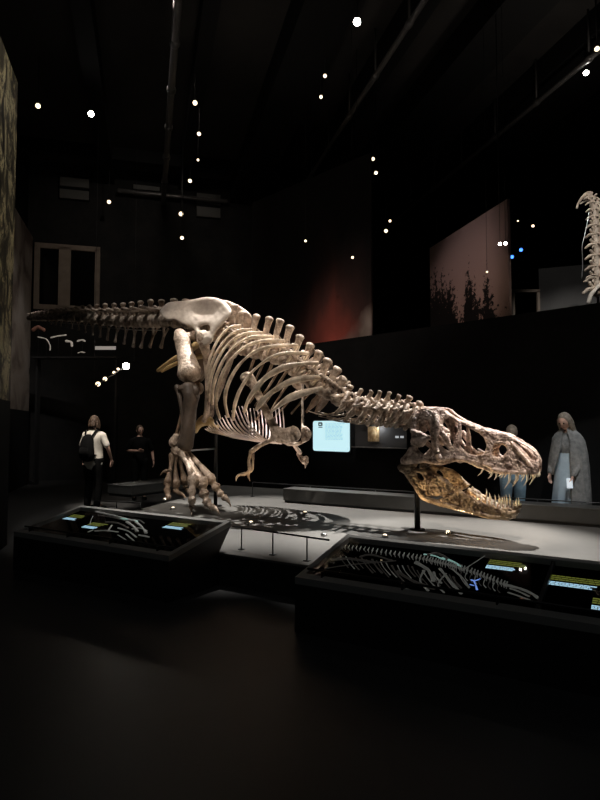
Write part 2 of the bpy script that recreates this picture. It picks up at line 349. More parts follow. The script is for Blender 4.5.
def bark(nt, b, tc):
    n = nt.nodes.new('ShaderNodeTexNoise'); n.inputs['Scale'].default_value = 4.0; n.inputs['Detail'].default_value = 9; n.inputs['Roughness'].default_value = .75; n.inputs['Distortion'].default_value = .8
    mp = nt.nodes.new('ShaderNodeMapping'); mp.inputs['Scale'].default_value = (1, 2.2, .55); nt.links.new(tc.outputs['Object'], mp.inputs[0]); nt.links.new(mp.outputs[0], n.inputs['Vector'])
    r = ramp(nt, ((.40, (.008, .007, .006)), (.50, (.06, .05, .03)), (.57, (.42, .36, .20)), (.64, (.03, .027, .02)))); nt.links.new(n.outputs['Fac'], r.inputs[0]); nt.links.new(r.outputs[0], b.inputs['Base Color'])
def greyp(nt, b, tc):
    n = nt.nodes.new('ShaderNodeTexNoise'); n.inputs['Scale'].default_value = .8; n.inputs['Detail'].default_value = 4; n.inputs['Distortion'].default_value = 1.2
    nt.links.new(tc.outputs['Object'], n.inputs['Vector'])
    r = ramp(nt, ((.35, (.09, .065, .055)), (.5, (.24, .20, .17)), (.62, (.30, .26, .23)))); nt.links.new(n.outputs['Fac'], r.inputs[0]); nt.links.new(r.outputs[0], b.inputs['Base Color'])
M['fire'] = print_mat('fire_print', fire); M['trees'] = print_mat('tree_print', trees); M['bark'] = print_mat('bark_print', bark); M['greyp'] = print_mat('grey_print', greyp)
def panel(name, p0, p1, z0, z1, m, label, hang=True, base=0.0, thick=.05, flip=False):
    """upright print from plan point p0 to p1"""
    p0 = V((p0[0], p0[1], 0)); p1 = V((p1[0], p1[1], 0)); L = (p1-p0).length; c = (p0+p1)/2; rz = math.atan2(p1.y-p0.y, p1.x-p0.x)
    root = empty(name, V((c.x, c.y, z0)), rz, label, 'wall print')
    MB().box((0, 0, (z1-z0)/2+base/2), (L, thick, z1-z0-base)).build('printed_sheet', m, root, smooth=False)
    if base: MB().box((0, 0, base/2), (L, thick*1.1, base)).build('base', M['wall'], root, smooth=False)
    else: MB().box((0, 0, 0.01), (L+.01, thick*1.4, .03)).build('bottom_rail', M['beam'], root, smooth=False)
    if hang:
        for x in (-L*.4, L*.4): MB().loft([(x, 0, z1-z0), (x, 0, 9.3-z0)], [.006, .006], 6).build('wire', M['beam'], root)
    return root
q0 = onwall(-2.3, -.25); q1 = onwall(1.34, -.25)
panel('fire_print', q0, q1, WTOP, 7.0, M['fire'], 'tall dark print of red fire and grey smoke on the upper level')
pn = P(508.5, 197, 9.5); pf = V((pn.x, pn.y, 0))+AX*2.75
panel('tree_print', pf, pn, WTOP, 5.33, M['trees'], 'dusky pink print with black tree silhouettes on the upper level')
b0 = P(11, 300, 7.5); panel('bark_print', V((b0.x, b0.y, 0))-AX*3.2, b0, 0, 6.1, M['bark'], 'mottled bark print on a tall panel at the left edge', hang=False, base=1.85, thick=.04)
g0 = P(10, 300, 13.4); g1 = V((g0.x, g0.y, 0))+AX*3.1
panel('grey_print', g0-AX*.6, g1-AX*.9, 0, 6.7, M['greyp'], 'plain brownish grey print behind the tip of the tail', hang=False, base=1.95, thick=.12)
gm = mat('grey_board', (.10, .097, .094), .8, noise_s=1, c2=(.14, .135, .13))
ga = P(539, 290, 11.3); gb = V((ga.x+1.5, ga.y-.55, 0))
o = panel('grey_board', ga, gb, WTOP, P(539, 269, 11.3).z, gm, 'plain dark grey board on the upper level behind the small neck skeleton', hang=False)
# a small doorway frame on the upper level between the tree print and the grey board
da = P(513, 291, 11.0); db = P(538, 293, 11.0); c = (da+db)/2
fr = MB(); w = db.x-da.x; h = da.z-WTOP
for x in (-w/2, w/2): fr.box((x, 0, h/2), (.05, .06, h))
fr.box((0, 0, h), (w+.05, .06, .05))
o = fr.build('screen_frame', M['frame'], smooth=False); o.location = (c.x, c.y, WTOP); tag(o, 'thin brown open frame standing right of the tree print', 'frame')

# ---------------------------------------------------------------- lamps
def lamp(px, py, Y=None, r=.05, m='lens', label='', zc=8.2, aim=None, name='spotlight', group='spotlights hanging from the dark ceiling'):
    r *= .85
    p = G(px, py, zc) if Y is None else P(px, py, Y)
    d = (V((0, 0, CZ))-p).normalized()                     # lens faces down into the hall
    if aim: d = (V(aim)-p).normalized()
    d = (d+V((0, 0, -.35))).normalized() if not aim else d
    root = empty(name, p, 0, label, 'spotlight', group)
    MB().loft([-d*r*3.2, -d*r*.9, -d*r*.25], [r*.8, r*1.15, r*1.2], 14, cap=False).build('housing', M['housing'], root)
    MB().loft([-d*r*.22, d*r*.02], [r, r*.96], 14, cap=False).build('lens', M[m], root)
    top = 9.3-p.z
    MB().loft([-d*r*2+V((0, 0, 0)), -d*r*2+V((0, 0, top))], [.012 if top < 3 else .003]*2, 6, cap=False).build('stem', M['housing'], root)
    return root
L1 = [(38, 106, None, .06, 'lens', 'warm spotlight at the far upper left'), (91, 114, None, .07, 'lens_hot', 'bright spotlight right of the far upper left one'),
 (357, 22, None, .07, 'lens_hot', 'largest glaring spotlight at the top centre'), (195, 103, None, .055, 'lens', 'topmost of the column of spotlights above the hips'),
 (199, 134, None, .05, 'lens', 'second spotlight from the top in the column above the hips'), (198, 160, None, .035, 'lens', 'small faint spotlight midway down the column above the hips'),
 (190, 181, 16, .06, 'lens', 'spotlight at the height of the crossing pipe above the hips'), (109, 202, 16, .06, 'lens', 'orange spotlight alone between two wall vents'),
 (181, 214, 16, .07, 'lens', 'wide spotlight left of the right-hand vent'), (182, 238, 15, .055, 'lens', 'lowest spotlight above the hip bones'),
 (325, 76, None, .04, 'lens', 'upper of the two small spotlights below the largest one'), (321, 97, None, .04, 'lens', 'lower of the two small spotlights below the largest one'),
 (373, 159, 12.5, .045, 'lens', 'upper spotlight beside the right edge of the fire print'), (376, 173, 12.5, .045, 'lens', 'lower spotlight beside the right edge of the fire print'),
 (390, 221, 15, .04, 'lens', 'faint small spotlight at the far end of the right ceiling pipe'), (386, 231, 15, .055, 'lens', 'spotlight just below the far end of the right ceiling pipe'),
 (586, 73, None, .055, 'lens_hot', 'bright spotlight beside the right ceiling pipe'), (597, 49, None, .05, 'lens', 'spotlight at the upper right edge'),
 (500, 244, 9.2, .03, 'lens_hot', 'left of the paired reflections, built as lamps before the tree print edge'), (505.5, 243.5, 9.2, .028, 'lens_hot', 'right of the paired reflections, built as lamps before the tree print edge'),  # this row and the next two: added lamps standing in for reflections
 (487, 272, 9.2, .018, 'lens', 'tiny reflection, built as a lamp in front of the middle of the tree print'),
 (305.5, 241, 11.2, .028, 'lens', 'small pale reflection, built as a lamp in front of the left of the fire print'), (352.5, 257.5, 10.6, .028, 'lens', 'small reflection, built as a lamp in front of the right of the fire print'),
 (512, 257, 12.5, .045, 'lens_blue', 'left of the two blue lamps beside the tree print'), (521, 250, 12.5, .045, 'lens_blue', 'right of the two blue lamps beside the tree print'),
 (518, 221, 12.5, .02, 'lens', 'left of the tiny high lamps right of the tree print'), (533, 226, 12.5, .035, 'lens', 'right of the tiny high lamps right of the tree print')]
for px, py, Y, r, m, lb in L1: lamp(px, py, Y, r, m, lb)
# low track of spots seen under the tail
tr = empty('track_light', P(112, 374, 14.2), 0, 'glaring low track of spotlights under the tail', 'spotlight')
o0 = tr.location.copy()
MB().loft([P(94, 387, 13.6)-o0, P(134, 361, 14.8)-o0], [.02, .02], 8).build('track_rail', M['housing'], tr)
for px, py, Y, r, m in ((98, 384, 13.7, .055, 'lens'), (105, 379, 13.9, .05, 'lens'), (114, 372.5, 14.2, .035, 'lens'), (118, 369, 14.3, .03, 'lens'), (126, 366, 14.5, .085, 'lens_hot')):
    p = P(px, py, Y)-o0; d = (V((0, 0, CZ))-P(px, py, Y)).normalized()
    hd = MB().loft([p-d*r*2.6, p-d*r*.2], [r*.8, r*1.1], 12, cap=False).build('lamp_head', M['housing'], tr)
    MB().loft([p-d*r*.2, p], [r, r*.95], 12, cap=False).build('lens', M[m], hd)
for f in (0, 1): 
    q = (P(94, 387, 13.6) if f == 0 else P(134, 361, 14.8))-o0
    MB().loft([q, q+V((0, 0, 9.3-o0.z-q.z))], [.004, .004], 6, cap=False).build('hanging_rod', M['housing'], tr)
point('track_glow', P(126, 366, 14.2), 8, (1, .8, .6), .1)

# ---------------------------------------------------------------- the stage
FE = V((-0.843, 5.67, 0))          # a point on the stage's front edge
def sp(t, k, z=0): return FE+CA*t+CB*k+V((0, 0, z))
# plan: front edge t from -3.4 to 8; depth to the rear wall of the stage
t0 = -2.6; DEP = 4.55
def prism(mb, plan, z0, z1):
    b = len(mb.v); n = len(plan); mb.v += [V((p.x, p.y, z0)) for p in plan]+[V((p.x, p.y, z1)) for p in plan]
    mb.f.append(tuple(b+i for i in range(n))[::-1]); mb.f.append(tuple(b+n+i for i in range(n)))
    for i in range(n): j = (i+1) % n; mb.f.append((b+i, b+j, b+n+j, b+n+i))
    return mb
st = empty('display_stage', sp(0, 0), 0, 'low grey stage platform carrying the big dinosaur skeleton', 'stage')
plan = [sp(-2.35, 0), sp(9, 0), sp(9, 3.45), sp(0.9, 3.75), sp(-0.2, 5.2), sp(-4.1, 5.2), sp(-3.4, 3.6)]
plan = [p-st.location for p in plan]
prism(MB(), plan, 0, PZ-.02).build('side_panels', M['stage_side'], st, smooth=False)
prism(MB(), plan, PZ-.02, PZ).build('deck', M['stage'], st, smooth=False)
# rear bench
def plinth(name, c, L, W, H, rz, label, cat='bench', m='bench'):
    r = empty(name, V((c.x, c.y, c.z)), rz, label, cat)
    MB().box((0, 0, .02), (L-.04, W-.04, .04)).build('recessed_base', M['stage_side'], r, smooth=False)
    MB().box((0, 0, .04+(H-.05)/2-.005), (L, W, H-.05)).build('body', M[m], r, smooth=False, bevel=.008)
    MB().box((0, 0, H-.01), (L+.01, W+.01, .02)).build('top_board', M['bench'], r, smooth=False, bevel=.004)
    return r
bl = G(283, 502.5, PZ); LN = 8.2
plinth('low_bench', bl+CA*LN/2+CB*.17, LN, .34, .225, CROT, 'long low grey bench along the back of the stage')
pb = G(131, 497.5, PZ)
plinth('low_bench', pb+CB*.75-CA*.3, .6, 1.5, .2, CROT, 'short grey bench at the far left end of the stage')
# low guard rails
def rail(p0, p1, n, H, label, m='steel', top=.009, group=None, ext=(0, 0)):
    d = (p1-p0).normalized(); r = empty('guard_rail', p0, 0, label, 'rail', group)
    MB().loft([-d*ext[0]+V((0, 0, H)), (p1-p0)+d*ext[1]+V((0, 0, H))], [top, top], 8).build('top_rail', M[m], r)
    for k in range(n):
        q = (p1-p0)*(k/(n-1)); mb = MB().loft([q, q+V((0, 0, H))], [.007, .007], 8, cap=False); mb.box(q+V((0, 0, .004)), (.05, .05, .008), CROT)
        mb.build('rail_post', M[m], r)
    return r
M['rail'] = mat('rail_steel', (.06, .06, .06), .35, .8)
ra = G(241.5, 549.5, PZ); rb = G(307, 561, PZ)
rail(ra, rb, 3, .215, 'low black guard rail between the two display cases', 'rail', ext=(.12, .24))
rc = bl+CB*.40+CA*.1; rail(rc-CA*1.0, rc+CA*7.2, 8, .25, 'low steel guard rail behind the long bench', 'rail', .008)
pd = G(113, 507, PZ-.02); rail(G(88, 508, 0.3)+CB*.1, G(127, 512, .3)+CB*.25, 3, .1, 'short steel rail behind the left display case', 'rail')
# small uplights standing on the deck
for k, (px, py, lb) in enumerate(((165, 500.5, 'leftmost small deck lamp by the far foot'), (173, 509.5, 'small deck lamp just left of the near foot'), (251, 524, 'warm deck lamp by the guard rail'),
        (305, 514, 'small deck lamp in the middle of the stage'), (385, 537.5, 'small deck lamp behind the right display case'), (448, 534, 'small deck lamp under the skull'), (324, 536, 'dark deck lamp by the end of the guard rail'))):
    p = G(px, py, PZ); r = empty('deck_lamp', p, 0, lb, 'lamp', 'small round lamps on the stage deck')
    MB().loft([(0, 0, .0), (0, 0, .03)], [.038, .034], 14, cap=False).build('housing', M['steel_bright'], r)
    if k != 6: MB().loft([(0, 0, .03), (0, 0, .036)], [.022, .018], 14, cap=False).build('lens', M['lens'], r)
    if k in (0, 1, 3, 4, 5, 2): 
        tgt = {0: T(180, 420, 0), 1: T(190, 420, .3), 2: T(230, 400, 0), 3: T(270, 430, 0), 4: T(470, 490, 0), 5: T(505, 485, 0)}[k]
        Wt = HIP+UD*tgt.x-RD*tgt.y+V((0, 0, tgt.z))
        spot('deck_lamp_beam', p+V((0, 0, .07)), Wt, {0: 8, 1: 8, 2: 16, 3: 30, 4: 24, 5: 46}[k], (1, .72, .42) if k in (2, 4, 5) else (1, .82, .7), 80, .8, .02)

# ---------------------------------------------------------------- the two sloping display cases
M['glass'] = bpy.data.materials.new('case_glass'); M['glass'].use_nodes = True
nt = M['glass'].node_tree; nt.nodes.clear(); out = nt.nodes.new('ShaderNodeOutputMaterial'); mx = nt.nodes.new('ShaderNodeMixShader')
tr_ = nt.nodes.new('ShaderNodeBsdfTransparent'); gl = nt.nodes.new('ShaderNodeBsdfGlossy'); gl.inputs['Roughness'].default_value = .02
lw = nt.nodes.new('ShaderNodeLayerWeight'); lw.inputs[0].default_value = .5; pw = nt.nodes.new('ShaderNodeMath'); pw.operation = 'POWER'; nt.links.new(lw.outputs['Facing'], pw.inputs[0]); pw.inputs[1].default_value = 5; fz = nt.nodes.new('ShaderNodeMath'); fz.operation = 'MULTIPLY_ADD'; nt.links.new(pw.outputs[0], fz.inputs[0]); fz.inputs[1].default_value = .35; fz.inputs[2].default_value = .015
nt.links.new(fz.outputs[0], mx.inputs[0]); nt.links.new(tr_.outputs[0], mx.inputs[1]); nt.links.new(gl.outputs[0], mx.inputs[2]); nt.links.new(mx.outputs[0], out.inputs[0])
M['cap_green'] = mat('caption_yellow_green', (.05, .06, .01), .6, emit=(.26, .29, .05), estr=.34)
M['cap_blue'] = mat('caption_pale_blue', (.1, .2, .25), .6, emit=(.42, .68, .85), estr=.95)
M['relief'] = mat('relief_grey', (.35, .35, .33), .5, emit=(.30, .30, .27), estr=.14, noise_s=9, c2=(.6, .6, .57))
M['relief_dark'] = mat('relief_dark', (.10, .09, .08), .5, emit=(.1, .09, .08), estr=.10)
M['relief_cyan'] = mat('relief_pale_green', (.3, .5, .45), .5, emit=(.35, .62, .56), estr=.45)
M['relief_blue'] = mat('relief_blue', (.1, .2, .6), .5, emit=(.2, .35, .9), estr=.7)
M['relief_red'] = mat('relief_rust', (.4, .15, .08), .5, emit=(.5, .18, .09), estr=.3)
KB, KT, ZF, ZB = .675, .849, .40, .58
SL = math.atan2(ZB-ZF, KT)
def case(front_right, length, label, dividers):
    """local frame: x along the front (right end = 0 at front_right for x=0), y into the stage"""
    r = empty('display_case', front_right, CROT, label, 'display case')
    x0 = -length; x1 = 0
    mb = MB(); mb.hexa([(x0, 0, 0), (x1, 0, 0), (x1, KB-.03, 0), (x0, KB-.03, 0), (x0, 0, .31), (x1, 0, .31), (x1, KB, .31), (x0, KB, .31)])
    mb.hexa([(x0, 0, .31), (x1, 0, .31), (x1, KB, .31), (x0, KB, .31), (x0, 0, ZF-.05), (x1, 0, ZF-.05), (x1, KT-.0, ZB-.05), (x0, KT-.0, ZB-.05)])
    mb.build('body', M['case'], r, smooth=False)
    def top(x, y, dz=0): return (x, y, ZF+(ZB-ZF)*y/KT+dz)
    rm = MB()
    for (a, b, c, d) in ((x0, x1, 0, .075), (x0, x1, KT-.05, KT), (x0, x0+.05, .075, KT-.05), (x1-.05, x1, .075, KT-.05)):
        rm.hexa([top(a, c, -.05), top(b, c, -.05), top(b, d, -.05), top(a, d, -.05), top(a, c), top(b, c), top(b, d), top(a, d)])
    rm.build('rim', M['rim'], r, smooth=False)
    MB().hexa([top(x0+.05, .075, -.049), top(x1-.05, .075, -.049), top(x1-.05, KT-.05, -.049), top(x0+.05, KT-.05, -.049), top(x0+.05, .075, -.043), top(x1-.05, .075, -.043), top(x1-.05, KT-.05, -.043), top(x0+.05, KT-.05, -.043)]).build('bed', M['bed'], r, smooth=False)
    MB().hexa([top(x0+.05, .075, -.008), top(x1-.05, .075, -.008), top(x1-.05, KT-.05, -.008), top(x0+.05, KT-.05, -.008), top(x0+.05, .075, -.004), top(x1-.05, .075, -.004), top(x1-.05, KT-.05, -.004), top(x0+.05, KT-.05, -.004)]).build('glass_top', M['glass'], r, smooth=False)
    # dark bar along the front on small brackets
    bar = MB().loft([top(x0+.06, .09, .03), top(x1-.02, .09, .03)], [.009, .009], 8).build('front_bar', M['steel'], r)
    x = x0+.2
    while x < x1-.05:
        MB().box(top(x, .07, .012), (.012, .05, .05)).build('bar_bracket', M['steel'], r, smooth=False); x += .62
    for x in dividers: MB().hexa([top(x-.012, .08, -.043), top(x+.012, .08, -.043), top(x+.012, KT-.05, -.043), top(x-.012, KT-.05, -.043), top(x-.012, .08, -.01), top(x+.012, .08, -.01), top(x+.012, KT-.05, -.01), top(x-.012, KT-.05, -.01)]).build('divider', M['steel'], r, smooth=False)
    return r, top
def bedpt(r, top_, px, py):
    """photo pixel -> local point on the case bed"""
    R = Matrix.Rotation(-CROT, 3, 'Z'); o = R @ (V((0, 0, CZ))-r.location); d = R @ ray(px, py)
    # plane z = ZF-.04 + k*y
    k = (ZB-ZF)/KT; t = (ZF-.04+k*o.y-o.z)/(d.z-k*d.y); p = o+d*t
    return p
def caption(r, top, px, py, w, label, rows=(3, 2)):
    p = bedpt(r, top, px, py); rnd = random.Random(int(px*7+py))
    o = empty('caption', (0, 0, 0)); o.parent = r; o.location = p
    k = (ZB-ZF)/KT; y = 0
    def line(m, h, ww, y, name):
        mb = MB(); x = 0
        while x < ww:
            l = rnd.uniform(.012, .04); mb.box((x+l/2, y, k*y+.004), (l, h, .003)); x += l+.004
        mb.build(name, M[m], o, smooth=False)
    for i in range(rows[0]): line('cap_green', .022, w*rnd.uniform(.8, 1), y, 'heading_text'); y -= .027
    y -= .012
    for i in range(rows[1]): line('cap_blue', .015, w*rnd.uniform(.7, .95), y, 'body_text'); y -= .0195
    return o
FR = V((-1.13, 5.04, 0)); LC, topL = case(FR, 2.25, 'black sloping display case on the left with grey rim and lit captions', ())
RCo = V((-0.0375, 4.335, 0)); RL = 3.6; RC, topR = case(RCo+CA*RL, RL, 'black sloping display case at the right holding a flat skeleton picture', ())
for x in (bedpt(RC, topR, 545, 590).x,):
    MB().hexa([topR(x-.012, .08, -.043), topR(x+.012, .08, -.043), topR(x+.012, KT-.05, -.043), topR(x-.012, KT-.05, -.043), topR(x-.012, .08, -.01), topR(x+.012, .08, -.01), topR(x+.012, KT-.05, -.01), topR(x-.012, KT-.05, -.01)]).build('divider', M['steel'], RC, smooth=False)
for a in ((73, 515, .22), (92, 523, .24), (172, 523, .26)): caption(LC, topL, *a, None, rows=(3, 3))
for a in ((490, 560.5, .24), (549, 575.5, .36), (593, 599, .2)): caption(RC, topR, *a, None, rows=(3, 3))
def stroke(mb, r, top, pts, rad, seg=6):
    q = [bedpt(r, top, *p) for p in pts]; q = [V((a.x, a.y, a.z+.012)) for a in q]
    rr = [rad*(1 if i not in (0, len(q)-1) else .8) for i in range(len(q))]
    rows = [(a.x, a.y, a.z, b, b*.7) for a, b in zip(q, rr)]
    mb.curve(rows, 3, seg)
# left case: hip, leg and foot bones in relief
rnd = random.Random(11)
def bone_stroke(r, top, pts, rd, m='relief', name='bone_relief'):
    """a small drawn-out bone with knobbed ends"""
    q = [bedpt(r, top, *p) for p in pts]; q = [V((a.x, a.y, a.z+.010)) for a in q]; n = len(q)
    rows = [tuple(a)+(rd*(1.5 if k in (0, n-1) else .7), rd*.8) for k, a in enumerate(q)]
    mb = MB(); mb.curve(rows, 4, 7); return mb.build(name, M[m], r, amp=rd*.35, freq=40)
for pts, rd, m in (([(96, 512.5), (110, 515.5), (124, 519), (136, 522)], .011, 'relief'), ([(98, 516), (114, 518.5), (130, 523)], .007, 'relief_dark'), ([(106, 523), (118, 524), (128, 529)], .010, 'relief_dark'), ([(95, 532), (106, 531.5), (118, 533)], .007, 'relief'),
    ([(127, 523), (133, 527), (137, 532)], .013, 'relief'), ([(136, 523), (142, 528), (146, 534)], .011, 'relief'), ([(118, 529), (128, 532), (136, 538)], .008, 'relief'), ([(139, 536), (149, 538)], .008, 'relief'), ([(88, 533), (93, 531)], .006, 'relief'), ([(112, 526), (108, 532)], .006, 'relief'),
    ([(126, 535), (134, 542)], .006, 'relief'), ([(118, 536), (126, 541)], .005, 'relief'), ([(120, 519.5), (130, 520.5), (137, 522.5)], .009, 'relief_cyan'), ([(130, 521), (138, 520.5), (144, 524)], .008, 'relief_dark'), ([(132, 530), (140, 529), (147, 532)], .006, 'relief'), ([(93, 517), (91, 521), (90, 525)], .004, 'relief')):
    bone_stroke(LC, topL, pts, rd, m, 'highlighted_bone' if m == 'relief_cyan' else 'bone_relief')
# right case: skeleton lying on its side
spine = smoothpts([(337, 547.5), (360, 550), (390, 554.5), (420, 559.5), (440, 564), (456, 568)], 7); spine2 = smoothpts([(459, 569), (474, 574), (490, 580), (506, 586.5)], 5)
for part_ in (spine, spine2):
    mb = MB()
    for i, (x, y) in enumerate(part_):
        f = i/len(part_) if part_ is spine else .8; p = bedpt(RC, topR, x, y); rr = .006+.006*min(1, f*1.6)
        mb.ball((p.x, p.y, p.z+.010), (rr*.8, rr, rr), 7, 5)
        q = bedpt(RC, topR, x+1.2+rnd.uniform(-.3, .3), y-2.0-1.2*f); mb.loft([(p.x, p.y, p.z+.010), (q.x, q.y, q.z+.012)], [rr*.45, rr*.4], 5)
        q = bedpt(RC, topR, x+rnd.uniform(-1, 2), y+2.2+1.5*f); mb.loft([(p.x, p.y, p.z+.010), (q.x, q.y, q.z+.008)], [rr*.3, rr*.2], 5)
    mb.build('spine_relief', M['relief'], RC)
for k in range(24):
    x = 338+k*5.2+rnd.uniform(-1, 1); y = 556+k*.95+rnd.uniform(-1.5, 1.5); L = rnd.uniform(.7, 1.15)
    bone_stroke(RC, topR, [(x+2, y), (x+6*L, y+7*L), (x+13*L, y+15*L)], rnd.choice((.0035, .005, .007)), rnd.choice(('relief', 'relief_dark', 'relief_dark')), 'rib_relief')
for k in range(9):
    x = 462+k*4.6; y = 572.5+k*1.7; bone_stroke(RC, topR, [(x, y), (x-1.5, y+4.5), (x+1, y+8)], .0035, 'relief' if k % 2 else 'relief_dark', 'rib_relief')
for pts, rd, m in (([(398, 573), (412, 582), (434, 590)], .012, 'relief_dark'), ([(416, 564), (428, 571), (434, 582)], .014, 'relief'), ([(424, 572), (420, 582), (428, 592)], .008, 'relief'), ([(428, 556), (438, 555), (448, 561)], .013, 'relief_dark'), ([(440, 570), (450, 582), (461, 595)], .009, 'relief'), ([(446, 575), (438, 586), (444, 594)], .006, 'relief'),
     ([(452, 570), (464, 581), (469, 589)], .006, 'relief'), ([(462, 572), (476, 563), (488, 555)], .004, 'relief'), ([(405, 590), (420, 594.5), (432, 599)], .005, 'relief'), ([(330, 561), (350, 560), (375, 564)], .012, 'relief_dark'), ([(325, 570), (350, 566), (396, 562)], .005, 'relief_dark'), ([(360, 558), (372, 556), (392, 562)], .009, 'relief_dark'),
     ([(504, 586), (518, 589.5), (530, 594), (538, 599.5)], .010, 'relief'), ([(510, 590), (519, 593), (529, 598)], .006, 'relief'), ([(508, 594), (520, 598), (530, 602)], .006, 'relief'), ([(442, 559.5), (452, 562.5), (461, 568)], .009, 'relief_cyan'), ([(424, 555.5), (434, 557), (443, 560.5)], .006, 'relief_cyan'), ([(474, 582), (475.5, 586), (477, 591)], .006, 'relief_blue'), ([(471, 581.5), (475, 582), (480, 580.5)], .005, 'relief_blue'), ([(470, 586), (474, 587)], .004, 'relief_blue'), ([(521, 600), (527, 603)], .005, 'relief_red')):
    bone_stroke(RC, topR, pts, rd, m, 'highlighted_bone' if m in ('relief_cyan', 'relief_blue', 'relief_red') else 'bone_relief')

# ---------------------------------------------------------------- wall insets behind the stage
def wallp(px, py, out=0.0):
    d = ray(px, py); o = V((0, 0, CZ)); t = (onwall(0, out)-o).dot(WN)/d.dot(WN); return o+d*t
WR = math.atan2(WU.y, WU.x)
a = wallp(313.5, 421, .045); b = wallp(349.5, 452, .045); c = (a+b)/2; w = (b-a).dot(WU); h = a.z-b.z
sc = empty('info_screen', V((c.x, c.y, b.z)), WR, 'glowing pale blue information screen on the black wall under the neck', 'screen')
M['screen'] = mat('screen_glow', (.1, .15, .15), .3, emit=(.58, .86, .92), estr=1.0)
M['ink'] = mat('screen_text', (.1, .2, .25), .4, emit=(.22, .50, .60), estr=1.0)
M['inkdark'] = mat('screen_mark', (.01, .02, .02), .4)
rs = MB(); n8 = []
for cx, cz, a_ in ((w/2-.05, h-.05, 0), (-w/2+.05, h-.05, 90), (-w/2+.05, .05, 180), (w/2-.05, .05, 270)):
    for k in range(5): t = math.radians(a_+k*22.5); n8.append((cx+.05*math.cos(t), cz+.05*math.sin(t)))
rs.v = [V((x, -.015, z)) for x, z in n8]+[V((x, .01, z)) for x, z in n8]; L_ = len(n8)
rs.f = [tuple(range(L_)), tuple(range(L_, 2*L_))[::-1]]+[((k+1) % L_, k, L_+k, L_+(k+1) % L_) for k in range(L_)]
rs.build('screen', M['screen'], sc, smooth=False)
MB().box((0, .022, h/2), (w+.04, .02, h+.04)).build('bezel', M['case'], sc, smooth=False, bevel=.01)
mk = MB()
for x, z, ww, hh in ((-.29, .93, .06, .05), (-.29, .85, .05, .04), (-.24, .89, .02, .10), (-.33, .89, .015, .1), (-.28, .79, .07, .03)): mk.box((x*w, -.017, z*h), (ww*w*1.6, .004, hh*h))
mk.build('printed_mark', M['inkdark'], sc, smooth=False)
rnd = random.Random(3); tx = MB()
for k in range(13):
    z = .90-k*.042
    x = -.14
    while x < .34*rnd.uniform(.75, 1):
        l = rnd.uniform(.03, .09); tx.box(((x+l/2)*w, -.017, z*h), (l*w, .004, .016*h)); x += l+.02
tx.build('screen_text', M['ink'], sc, smooth=False)
a = wallp(355, 421, .02); b = wallp(411, 449, .02); c = (a+b)/2; w = (b-a).dot(WU); h = a.z-b.z
vt = empty('wall_vitrine', V((c.x, c.y, b.z)), WR, 'grey lit wall vitrine with a bright lower edge behind the neck', 'vitrine')
M['vit'] = mat('vitrine_felt', (.10, .10, .10), .8)
MB().box((0, -.01, h/2), (w, .02, h)).build('back_panel', M['vit'], vt, smooth=False)
MB().box((0, -.06, .01), (w, .13, .018)).build('shelf', M['rim'], vt, smooth=False)
MB().box((0, -.06, h-.01), (w, .13, .02)).build('top_board', M['case'], vt, smooth=False)
for x in (-w/2, w/2): MB().box((x, -.06, h/2), (.015, .13, h)).build('side_board', M['case'], vt, smooth=False)
point('vitrine_lamp', V((c.x, c.y, b.z+h*.75))+WN*.12, 1.4, (.95, .97, 1), .03)
p = wallp(373.5, 434, .06); M['plaque'] = mat('ochre_tablet', (.50, .30, .12), .6, noise_s=18, c2=(.85, .66, .40))
o = MB().box((0, 0, 0), (.25, .03, .28)).ball((0, -.015, 0), (.075, .02, .10), 14, 8).build('fossil_tablet', M['plaque'], bevel=.008, smooth=False); o.location = p; o.rotation_euler = (0, 0, WR); tag(o, 'square ochre tablet with an oval fossil, in the wall vitrine', 'fossil')
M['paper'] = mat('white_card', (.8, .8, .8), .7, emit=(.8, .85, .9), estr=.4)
for px, lb in ((397, 'left of the two small white cards in the wall vitrine'), (402, 'right of the two small white cards in the wall vitrine')):
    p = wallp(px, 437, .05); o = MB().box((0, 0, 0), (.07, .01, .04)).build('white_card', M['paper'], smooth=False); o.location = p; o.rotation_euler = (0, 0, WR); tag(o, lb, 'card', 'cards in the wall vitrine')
# low shelf of small finds under the tail on the far left
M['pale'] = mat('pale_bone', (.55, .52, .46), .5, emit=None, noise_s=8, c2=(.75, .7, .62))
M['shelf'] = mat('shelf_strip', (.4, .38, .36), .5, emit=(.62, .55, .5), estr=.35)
sh = empty('wall_shelf', P(75, 352, 15.2), 0, 'black far shelf under the tail with a pale label strip', 'shelf')
o0 = sh.location.copy()
MB().box((0, .1, -.15), (2.2, .4, .04)).build('shelf_board', M['case'], sh, smooth=False)
for x in (-1.05, 1.05): MB().box((x, .2, -.15-o0.z/2+.07), (.05, .2, o0.z-.15), 0).build('shelf_upright', M['case'], sh, smooth=False)
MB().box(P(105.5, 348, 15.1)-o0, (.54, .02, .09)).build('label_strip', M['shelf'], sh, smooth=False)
M['glint'] = mat('fossil_glint_glow', (.6, .55, .48), .4, emit=(.7, .62, .52), estr=.2)  # emission paints the glints on the far pieces; they are no lamps
zb = o0.z-.13
